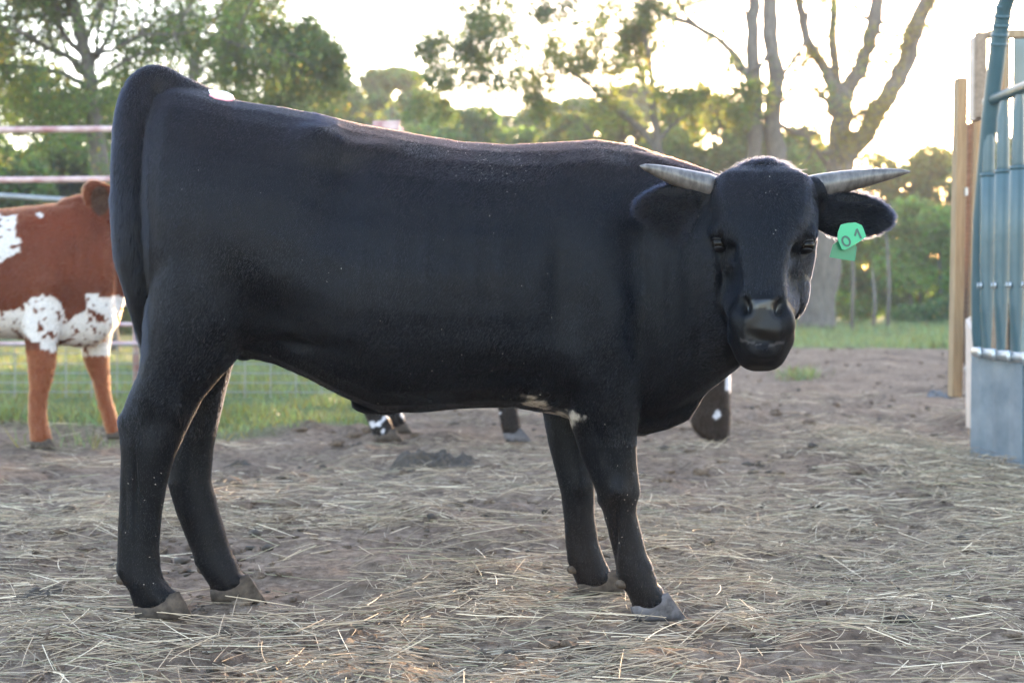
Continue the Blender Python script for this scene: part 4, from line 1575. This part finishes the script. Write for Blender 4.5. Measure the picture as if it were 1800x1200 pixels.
# ------------------------------------------------------------------ green gate on the right
GXP = 2.40
gate = thing("green_gate", (GXP, 6.4, 0), "green tubular steel feed panel with sleeved upright bars and a metal kick sheet", "feed panel")
bars_y = [7.19, 6.98, 6.77, 6.56, 6.35, 6.14, 5.93, 5.72, 5.51, 5.30]
zr, zt = .525, 1.79
MB().tube([(GXP, 7.36, zr), (GXP, 5.1, zr)], [.026, .026], 16).build("bottom_rail", M_GALV, gate)
MB().tube([(GXP, 7.22, zt), (GXP, 5.1, zt)], [.027, .027], 16).build("top_rail", M_GREENSTEEL, gate)


def flat_tube(mb, pts, rx, ry, n=14):
    rings = []
    for p, a, b_ in zip(pts, rx, ry):
        p = np.array(p, float)
        rings.append([p + np.array([a * math.cos(2 * math.pi * k / n), b_ * math.sin(2 * math.pi * k / n), 0]) for k in range(n)])
    mb.loft(rings)


bar_mesh = collar_me = sleeve_me = None
for i, y in enumerate(bars_y):
    if bar_mesh is None:
        u = MB()
        flat_tube(u, [(0, 0, 1.80 - 1.2), (0, 0, 1.76 - 1.2), (0, 0, 1.68 - 1.2), (0, 0, 1.45 - 1.2), (0, 0, 1.36 - 1.2)], [.010, .012, .028, .031, .031], [.040, .040, .034, .031, .031])
        bar_mesh = u.mesh("upper_bar")
        bar_mesh.materials.append(M_GREENSTEEL)
        s_ = MB()
        flat_tube(s_, [(0, 0, 1.425 - 1.2), (0, 0, 1.42 - 1.2), (0, 0, 1.1 - 1.2), (0, 0, .95 - 1.2), (0, 0, .80 - 1.2), (0, 0, .66 - 1.2), (0, 0, .56 - 1.2), (0, 0, .50 - 1.2)],
                  [.034, .037, .037, .037, .034, .024, .013, .010], [.034, .037, .037, .037, .041, .050, .056, .056])
        sleeve_me = s_.mesh("sleeve")
        sleeve_me.materials.append(M_GREENSTEEL)
        k_ = MB()
        flat_tube(k_, [(0, 0, 1.412 - 1.2), (0, 0, 1.43 - 1.2)], [.0395, .0395], [.0395, .0395])
        collar_me = k_.mesh("collar")
        collar_me.materials.append(M_GREENSTEEL)
        w_ = MB()
        w_.tube([(-.030, 0, .555 - 1.2), (-.032, 0, .525 - 1.2), (-.030, 0, .495 - 1.2)], [.010, .014, .010], 8)
        weld_me = w_.mesh("weld")
        weld_me.materials.append(M_GALV)
        clip_me = []
        for dy in (-.022, .022):
            w_ = MB()
            w_.tube([(-.037, dy, .88 - 1.2), (-.039, dy, .85 - 1.2)], [.006, .006], 8)
            clip_me.append(w_.mesh("clip"))
            clip_me[-1].materials.append(M_GALV)
    for nm, me in (("upright_bar", bar_mesh), ("sleeve", sleeve_me), ("collar", collar_me), ("weld", weld_me), ("clip", clip_me[0]), ("clip", clip_me[1])):
        o = link(nm, me, None, gate)
        o.location = (GXP, y, 1.2)
        o.matrix_parent_inverse = Matrix.Translation(gate.location).inverted()
# end tube that bends over at the top
ep = [(GXP + .02, 7.36, .50), (GXP + .015, 7.36, .62), (GXP + .01, 7.35, .85), (GXP, 7.30, 1.2), (GXP, 7.18, 1.7), (GXP + .005, 7.08, 2.05), (GXP + .01, 7.02, 2.22), (GXP + .03, 6.92, 2.36), (GXP + .05, 6.75, 2.45), (GXP + .06, 6.4, 2.50), (GXP + .06, 5.6, 2.50)]
MB().tube(ep, [.026, .034, .038, .040, .040, .040, .039, .039, .040, .040, .040], 18).build("end_tube", M_GREENSTEEL, gate)
for k in range(5):
    s = k / 4
    p = np.array(ep[5]) * (1 - s) + np.array(ep[6]) * s
    MB().tube([p - np.array([0, .004, -.004]) * 0, p + np.array([0, -.004, .014])], [.0425, .0425], 16).build("bend_crease", M_GREENSTEEL, gate)
sh_ = MB()
yy = np.linspace(7.46, 5.1, 30)
rings = []
for y in yy:
    o_ = .004 * math.sin(y * 9) + .003 * math.sin(y * 23)
    rings.append([(GXP + .012 + o_, y, -.05), (GXP + .020 + o_, y, -.05), (GXP + .020 + o_ * .5, y, .505), (GXP + .012 + o_ * .5, y, .505)])
sh_.loft(rings)
sh_.build("kick_sheet", M_SHEET, gate, False)
for y in (6.72, 5.9):
    sb = MB()
    sb.box((GXP - .006, y - .05, -.05), (GXP + .010, y + .05, .50))
    sb.build("sheet_strap", M_SHEET, gate, False, .003)

# ------------------------------------------------------------------ timber wall behind the gate
wall = thing("timber_wall", (2.66, 8.0, 0), "timber post and plank frame with grey-green siding behind the green gate", "timber wall")


def px_box(px0, px1, py0, py1, Y, depth, name, mat, tilt=0.0, yshift=0):
    a, c = at(px0, py1, Y), at(px1, py0, Y)
    m_ = MB()
    cx, cz = (a[0] + c[0]) / 2, (a[2] + c[2]) / 2
    M = Matrix.Translation((cx, Y + depth / 2, cz)) @ Matrix.Rotation(tilt, 4, 'Y')
    m_.box((-(c[0] - a[0]) / 2, -depth / 2, -(c[2] - a[2]) / 2), ((c[0] - a[0]) / 2, depth / 2, (c[2] - a[2]) / 2), M)
    return m_.build(name, mat, wall, False, .004)


px_box(1676, 1700, 136, 698, 8.30, .09, "post", M_WOOD, R(.45))
px_box(1701, 1722, 214, 640, 8.32, .09, "post", M_WOODH, R(.7))
px_box(1710, 1742, 205, 640, 8.22, .06, "post", M_WOOD, R(.7))
# header plank running along the wall, its end turned to the camera
px_box(1716, 1736, 56, 206, 7.70, .05, "header_plank", M_WOODH)
hp = MB()
z0, z1 = at(1720, 222, 7.76)[2], at(1720, 60, 7.76)[2]
x0 = at(1718, 100, 7.76)[0]
hp.box((x0, 7.76, z0 + .04), (x0 + .05, 7.90, z1))
hp.build("pale_board", M_WOODP, wall, False, .004)
px_box(1739, 1812, 52, 66, 7.73, .05, "top_batten", M_WOOD, R(-1))
px_box(1762, 1776, 68, 330, 7.78, .05, "post", M_WOOD)
px_box(1776, 1990, 66, 640, 7.95, .02, "siding", M_TEALSHEET)
px_box(1734, 1776, 330, 640, 7.97, .03, "siding", M_WOODH)
px_box(1706, 1990, 560, 770, 8.0, .04, "skirting_plank", M_WOODH)
stub = MB()
q = [at(1697, 562, 8.10), at(1706, 555, 8.10), at(1715, 590, 7.72), at(1712, 590, 7.72)]
bt_ = [at(1698, 750, 8.10), at(1706, 750, 8.10), at(1712, 752, 7.72), at(1704, 752, 7.72)]
stub.loft([bt_, q])
stub.build("stub_board", M_WOODP, wall, False)
bo = MB()
c = at(1699, 648, 8.27)
bo.tube([c, c + np.array([0, -.035, 0])], [.016, .016], 8)
bo.ball(c + np.array([0, -.04, 0]), .012, 8, 6)
bo.build("bolt", M_GALV, wall)
bo2 = MB()
bo2.box(tuple(at(1697, 344, 8.28)), tuple(at(1702, 330, 8.28) + np.array([0, .03, 0])))
bo2.build("bracket", M_GALV, wall, False)

# ------------------------------------------------------------------ red pipe panel with wire mesh
FY = 10.6
panel = thing("pipe_panel", (at(300, 600, FY)[0], FY, 0), "faded red pipe corral panel with welded wire mesh behind the calf", "corral panel")


def rail(pts, r, nm, mat, par):
    MB().tube(pts, [r] * len(pts), 12).build(nm, mat, par)


for py0, py1, nm in ((231, 226, "rail"), (319, 314, "rail"), (537, 534, "rail"), (573, 570, "rail"), (606, 604, "rail")):
    a, c = at(-330, py0, FY), at(702, py1, FY)
    rail([a, (a + c) / 2 + np.array([0, 0, .006]), c], .024 if py0 < 400 else .017, nm, M_REDPIPE, panel)
for px in (702, 236, -120, -330):
    a, c = at(px, 222, FY), at(px, 690, FY)
    c[2] = -.05
    if px == 702:
        c2 = at(px, 260, FY)
    rail([a + np.array([0, .05, 0]), c + np.array([0, .05, 0])], .026, "post", M_REDPIPE, panel)
plate_ = MB()
a, c = at(655, 234, FY - .03), at(703, 212, FY - .03)
plate_.box((a[0], a[1], a[2]), (c[0], c[1] + .02, c[2]))
plate_.build("end_plate", M_REDPIPE, panel, False, .004)
wx0, wx1 = at(-330, 600, FY)[0], at(640, 600, FY)[0]
hw_me = MB().tube([(wx0, 0, 0), ((wx0 + wx1) / 2, 0, .004), (wx1, 0, 0)], [.0042] * 3, 6, False).mesh("wire")
hw_me.materials.append(M_WIRE)
vw_me = MB().tube([(0, 0, 0), (0.003, 0, .2), (0, 0, .405)], [.0042] * 3, 6, False).mesh("wire")
vw_me.materials.append(M_WIRE)
for z in (.06, .13, .20, .27, .345, .41):
    o = link("wire", hw_me, None, panel)
    o.location = (0, FY - .03, z + .03)
for x in np.arange(wx0, wx1, .19):
    o = link("wire", vw_me, None, panel)
    o.location = (x, FY - .038, .05)
gp = thing("grey_rail", (at(60, 350, 12.0)[0], 12.0, 0), "dull grey pipe fence sloping behind the calf's back", "fence")
rail([at(-200, 332, 12.3), at(0, 344, 12.0), at(150, 354, 11.8), at(330, 366, 11.6)], .025, "rail", M_GREYPIPE, gp)
for px, Y in ((-200, 12.3), (330, 11.6)):
    a = at(px, 330 if px < 0 else 364, Y)
    rail([a, np.array([a[0], a[1], -.05])], .03, "post", M_GREYPIPE, gp)

# ------------------------------------------------------------------ the red and white calf
CY = 7.72


def calf_leg(rows, mb_):
    mb_.loft([ring_z(*r) for r in rows])


mb = MB()
mb.loft([ring_x(a, t_, b_, w, CY) for a, t_, b_, w in
         [(-318, 410, 500, .07), (-305, 385, 560, .14), (-270, 370, 600, .19), (-210, 366, 610, .215), (-140, 368, 600, .235), (-60, 371, 596, .255), (10, 368, 594, .25),
          (60, 363, 596, .23), (105, 358, 606, .20), (140, 357, 610, .17), (170, 362, 605, .14), (192, 385, 590, .10), (204, 430, 570, .06)]])
leg(mb, [(430, 40, 120, .06, 7.60), (500, 34, 128, .085, 7.58), (560, 38, 116, .085, 7.58), (600, 45, 101, .07, 7.57), (640, 49, 97, .056, 7.56), (665, 51, 93, .05, 7.56),
         (685, 52, 86, .042, 7.56), (710, 50, 83, .036, 7.56), (738, 49, 83, .038, 7.56), (755, 52, 86, .04, 7.56), (770, 54, 90, .042, 7.56), (778, 56, 90, .04, 7.56)])
leg(mb, [(480, 130, 200, .07, 7.86), (560, 130, 200, .085, 7.86), (610, 142, 192, .07, 7.87), (640, 150, 192, .056, 7.87), (668, 162, 193, .05, 7.87), (690, 168, 194, .042, 7.87),
         (715, 174, 200, .036, 7.87), (740, 182, 208, .038, 7.87), (755, 186, 212, .04, 7.87), (763, 190, 214, .04, 7.87)])
leg(mb, [(420, -300, -210, .08, 7.58), (500, -310, -215, .10, 7.58), (580, -300, -235, .08, 7.58), (640, -312, -268, .05, 7.58), (670, -318, -276, .042, 7.58), (720, -312, -280, .035, 7.58), (755, -308, -270, .04, 7.58), (775, -302, -266, .04, 7.58)])
leg(mb, [(420, -290, -205, .08, 7.86), (500, -295, -205, .10, 7.86), (580, -280, -220, .08, 7.86), (640, -280, -240, .05, 7.86), (670, -282, -246, .042, 7.86), (720, -276, -246, .035, 7.86), (745, -270, -236, .04, 7.86), (763, -266, -234, .04, 7.86)])
nk = [(110, 350, 600, .14, CY, (1, 0, 0)), (150, 340, 590, .12, CY + .03, (1, .1, 0)), (185, 332, 560, .105, CY + .06, (1, .2, .3)), (215, 325, 520, .095, CY + .10, (1, .3, .2)), (245, 330, 470, .085, CY + .16, (1, .4, 0))]
rings = []
for px, t_, b_, hw, Y, d in nk:
    a, c = at(px, t_, Y), at(px, b_, Y)
    d = np.array([d[0], d[1], 0], float)
    d /= np.linalg.norm(d)
    rings.append(ring_free((a + c) / 2, np.cross(Z, d), Z, hw, (a[2] - c[2]) / 2, 20, .1))
mb.loft(rings)
hd_ = [(215, 345, 400, .07), (235, 335, 425, .095), (262, 345, 440, .10), (290, 368, 445, .08), (318, 395, 455, .062), (340, 415, 465, .06), (352, 428, 462, .035)]
mb.loft([ring_x(a, t_, b_, w, CY + .16 + .0011 * (a - 215), 18) for a, t_, b_, w in hd_])
# dewlap
mb.loft([ring_x(a, t_, b_, w, CY + .04, 14) for a, t_, b_, w in [(170, 440, 606, .06), (195, 430, 590, .045), (208, 430, 572, .03), (218, 440, 530, .02), (226, 450, 500, .01)]])
mb.loft(ear_rings(at(212, 385, CY - .02), at(152, 322, CY - .10), 0, .105, .022, np.array([.5, -.3, .6])))
mb.loft(ear_rings(at(232, 360, CY + .28), at(250, 330, CY + .42), 0, .07, .018, np.array([.5, -.3, .6])))
tl_ = [(-300, 392, CY, .04), (-322, 402, CY, .035), (-330, 450, CY, .03), (-330, 540, CY, .025), (-328, 620, CY, .03), (-326, 690, CY, .01)]
mb.tube([at(a, b_, Y) for a, b_, Y, r in tl_], [r for *_, r in tl_], 10)
calf_me = fuse("body", mb, 0.0095, 4)
cs = lambda px, py, dy=-.2: at(px, py, CY + dy)
sculpt(calf_me, [(cs(95, 470), (.06, .15, .14), .012), (cs(150, 450), (.02, .2, .14), -.012), (cs(170, 440), (.015, .2, .14), .008), (cs(128, 440), (.012, .2, .12), -.008), (cs(30, 470), (.05, .2, .14), -.01),
                 (at(176, 348, CY - .10), (.05, .05, .045), -.018)])
wob(calf_me, .003, 12, 5)


def calf_tint(P, hair=False):
    px = to_px(P)
    x, y = px[:, 0], px[:, 1]
    n = fbm(P * 13, 4, 15)
    c = np.empty((len(P), 3))
    c[:] = (.086, .019, .0064)
    c *= (1 + .18 * fbm(P * 5, 2, 3))[:, None]
    # redder legs
    lg = y > 615
    c[lg] = np.array([.135, .036, .013])
    e = n * 9
    body_ = (P[:, 2] > .45)
    w1 = (x < 34 + e) & (x > -30 + e) & (y > 376 + e) & (y < 455 + e - (x - 10) * .6)
    w2 = (((x - 72 - e) / 46) ** 2 + ((y - 560 - e * 1.3) / 42) ** 2 < 1) | ((x > 70) & (x < 100) & (y > 570) & (y < 616 + e))
    w3 = ((x > 108 + e * .5) & (y > 575 - (x - 108) * .75 + e) & (y > 520 + e * .5) & (y < 625))
    w3 |= ((np.abs(x - 163 - e * .4) < 12) & (y > 515) & (y < 600))
    w4 = (x < 30 + e) & (y > 545 + e * .6) & (y < 640) & body_
    w5 = (((x - 70) / 6) ** 2 + ((y - 378) / 5) ** 2 < 1)
    w6 = (x < -60 + e) & (x > -230 + e) & (y > 470 + 2 * e) & (y < 640)
    w = (w1 | w2 | w3 | w4 | w5 | w6)
    sp = (vnoise(P * 55, 33) + .35 * n) > .48
    w &= ~(sp & ~(w4 & (y > 585)))
    c[w] = (.50, .455, .42)
    ear_in = (((x - 176) / 17) ** 2 + ((y - 352) / 26) ** 2 < 1) & (P[:, 1] < CY + .02)
    c[ear_in] = (.035, .016, .010)
    return c


set_color(calf_me, 'tint', calf_tint(coords(calf_me)))
calf = thing("calf", (cs(60, 600)[0], CY, 0), "red and white calf with speckled patches standing behind the bull's rump", "calf")
link("body", calf_me, M_COAT, calf)


def plain_dir(P, N):
    D = np.zeros_like(P)
    D[:, 0] = -.7
    D[:, 2] = -.8
    D[P[:, 2] < .5] = (-.1, 0, -1)
    return D


fur("fur", calf_me, 90000, lambda P, N: np.full(len(P), .016) + .012 * np.clip(N[:, 2] - .3, 0, 1), plain_dir, lambda P: np.clip(calf_tint(P, True) * 1.25, 0, .85), calf, .0008, None, .28, 12)
for hl, toe, tb, tf, ya, yb in (((58, 790), (99, 790), (54, 776), (88, 770), 7.51, 7.56), ((58, 789), (95, 789), (54, 776), (88, 770), 7.565, 7.61), ((190, 772), (220, 772), (188, 762), (212, 756), 7.82, 7.87), ((190, 772), (218, 772), (188, 762), (212, 756), 7.875, 7.92),
                                ((-300, 790), (-258, 790), (-302, 776), (-270, 770), 7.53, 7.58), ((-300, 790), (-258, 790), (-302, 776), (-270, 770), 7.585, 7.63), ((-266, 774), (-228, 774), (-268, 764), (-238, 758), 7.81, 7.86), ((-266, 774), (-228, 774), (-268, 764), (-238, 758), 7.865, 7.91)):
    h = MB()
    claw(h, hl, toe, tb, tf, ya, yb)
    h.build("hoof", M_HOOF, calf)
for s in (-1, 1):
    MB().ball(at(285, 388, CY + .235) + np.array([0, s * .085, 0]), .018, 12, 8).build("eye", M_EYE, calf)

# ------------------------------------------------------------------ the grazing cow behind the bull
DY = 8.0
mb = MB()
mb.loft([ring_x(a, t_, b_, w, DY) for a, t_, b_, w in [(606, 470, 560, .08), (620, 440, 620, .15), (660, 428, 640, .20), (740, 432, 650, .24), (830, 440, 655, .25), (910, 436, 660, .24), (970, 430, 650, .20), (1020, 440, 630, .15), (1060, 470, 610, .10)]])
leg(mb, [(520, 620, 700, .10, 7.86), (600, 622, 690, .08, 7.86), (660, 622, 666, .05, 7.86), (700, 632, 662, .04, 7.86), (726, 640, 676, .04, 7.86), (745, 648, 690, .042, 7.86), (760, 654, 694, .045, 7.86), (768, 658, 694, .04, 7.86)])
leg(mb, [(520, 640, 720, .10, 8.15), (600, 650, 715, .08, 8.15), (650, 655, 697, .05, 8.15), (690, 665, 695, .04, 8.15), (715, 672, 704, .04, 8.15), (738, 680, 712, .042, 8.15), (752, 684, 714, .04, 8.15)])
leg(mb, [(520, 880, 960, .08, 7.86), (600, 880, 930, .07, 7.86), (650, 878, 922, .05, 7.86), (690, 876, 908, .038, 7.86), (718, 875, 909, .038, 7.86), (740, 879, 913, .042, 7.86), (756, 882, 918, .044, 7.86), (764, 886, 918, .04, 7.86)])
leg(mb, [(520, 900, 980, .08, 8.15), (600, 900, 950, .07, 8.15), (650, 920, 960, .05, 8.15), (690, 960, 990, .038, 8.15), (712, 985, 1015, .038, 8.15), (735, 1000, 1030, .042, 8.15), (750, 1006, 1036, .04, 8.15)])
nk = [(980, 500, .17, .30), (1060, 505, .13, .25), (1130, 540, .11, .19), (1190, 590, .10, .15), (1228, 630, .09, .13)]
rings = []
pp = [at(a, b_, DY) for a, b_, *_ in nk]
for i, (a, b_, hw, hh) in enumerate(nk):
    d = pp[min(i + 1, 4)] - pp[max(i - 1, 0)]
    d /= np.linalg.norm(d)
    v = np.cross(d, np.array([0, 1.0, 0]))
    rings.append(ring_free(pp[i], np.array([0, 1.0, 0]), v, hw, hh * .8, 18))
mb.loft(rings)
leg(mb, [(606, 1212, 1268, .07, DY), (630, 1205, 1280, .105, DY), (655, 1208, 1283, .11, DY), (685, 1210, 1284, .10, DY), (715, 1212, 1283, .085, DY), (738, 1213, 1284, .08, DY), (756, 1220, 1283, .075, DY), (768, 1230, 1282, .07, DY), (777, 1242, 1278, .045, DY)])
for s in (-1, 1):
    mb.loft(ear_rings(at(1225, 640, DY + s * .09), at(1205, 655, DY + s * .22), 0, .05, .014, np.array([.3, 0, 1.0])))
mb.tube([at(a, b_, DY) for a, b_ in ((620, 450), (600, 465), (594, 520), (594, 600), (596, 680))], [.035, .032, .026, .022, .012], 10)
cow_me = fuse("body", mb, 0.0095, 4)
wob(cow_me, .003, 12, 6)


def cow_tint(P, hair=False):
    px = to_px(P)
    x, y = px[:, 0], px[:, 1]
    c = np.empty((len(P), 3))
    c[:] = (.007, .0048, .0042)
    n = fbm(P * 14, 3, 44)
    w = (((x - 1261) / (3 + .35 * np.clip(y - 716, 0, 30))) ** 2 + ((y - 728) / 9) ** 2 + n * .5 < 1) | ((x > 1262 + n * 6) & (y < 690 + n * 12) & (y > 640) & (x > 1275))
    lw = (y > 690) & (x < 1000) & (vnoise(P * 30, 7) + .5 * n > .18) & (y < 762)
    w |= lw & ((x < 676) | (y < 735))
    c[w] = (.50, .48, .50)
    return c


set_color(cow_me, 'tint', cow_tint(coords(cow_me)))
cow = thing("cow", (at(830, 700, DY)[0], DY, 0), "dark brown cow grazing behind the bull, white star on its lowered head", "cow")
link("body", cow_me, M_COAT, cow)
fur("fur", cow_me, 60000, lambda P, N: np.full(len(P), .015), plain_dir, lambda P: np.clip(cow_tint(P, True) * .45, 0, .8), cow, .0008, None, .28, 13)
for hl, toe, tb, tf, ya, yb, mt in (((664, 776), (708, 776), (656, 764), (694, 752), 7.81, 7.86, M_HOOF), ((664, 775), (704, 775), (656, 764), (694, 752), 7.865, 7.91, M_HOOF), ((890, 777), (938, 779), (884, 762), (916, 752), 7.81, 7.86, M_WHITEHOOF), ((890, 776), (934, 778), (884, 762), (916, 752), 7.865, 7.91, M_WHITEHOOF),
                                ((688, 762), (726, 763), (682, 750), (714, 744), 8.10, 8.15, M_HOOF), ((688, 762), (724, 763), (682, 750), (714, 744), 8.155, 8.20, M_HOOF), ((1010, 762), (1050, 763), (1004, 750), (1036, 744), 8.10, 8.15, M_HOOF), ((1010, 762), (1048, 763), (1004, 750), (1036, 744), 8.155, 8.20, M_HOOF)):
    h = MB()
    claw(h, hl, toe, tb, tf, ya, yb)
    h.build("hoof", mt, cow)
for s in (-1, 1):
    MB().ball(at(1235, 668, DY) + np.array([0, s * .10, 0]), .018, 12, 8).build("eye", M_EYE, cow)
print("all ok")
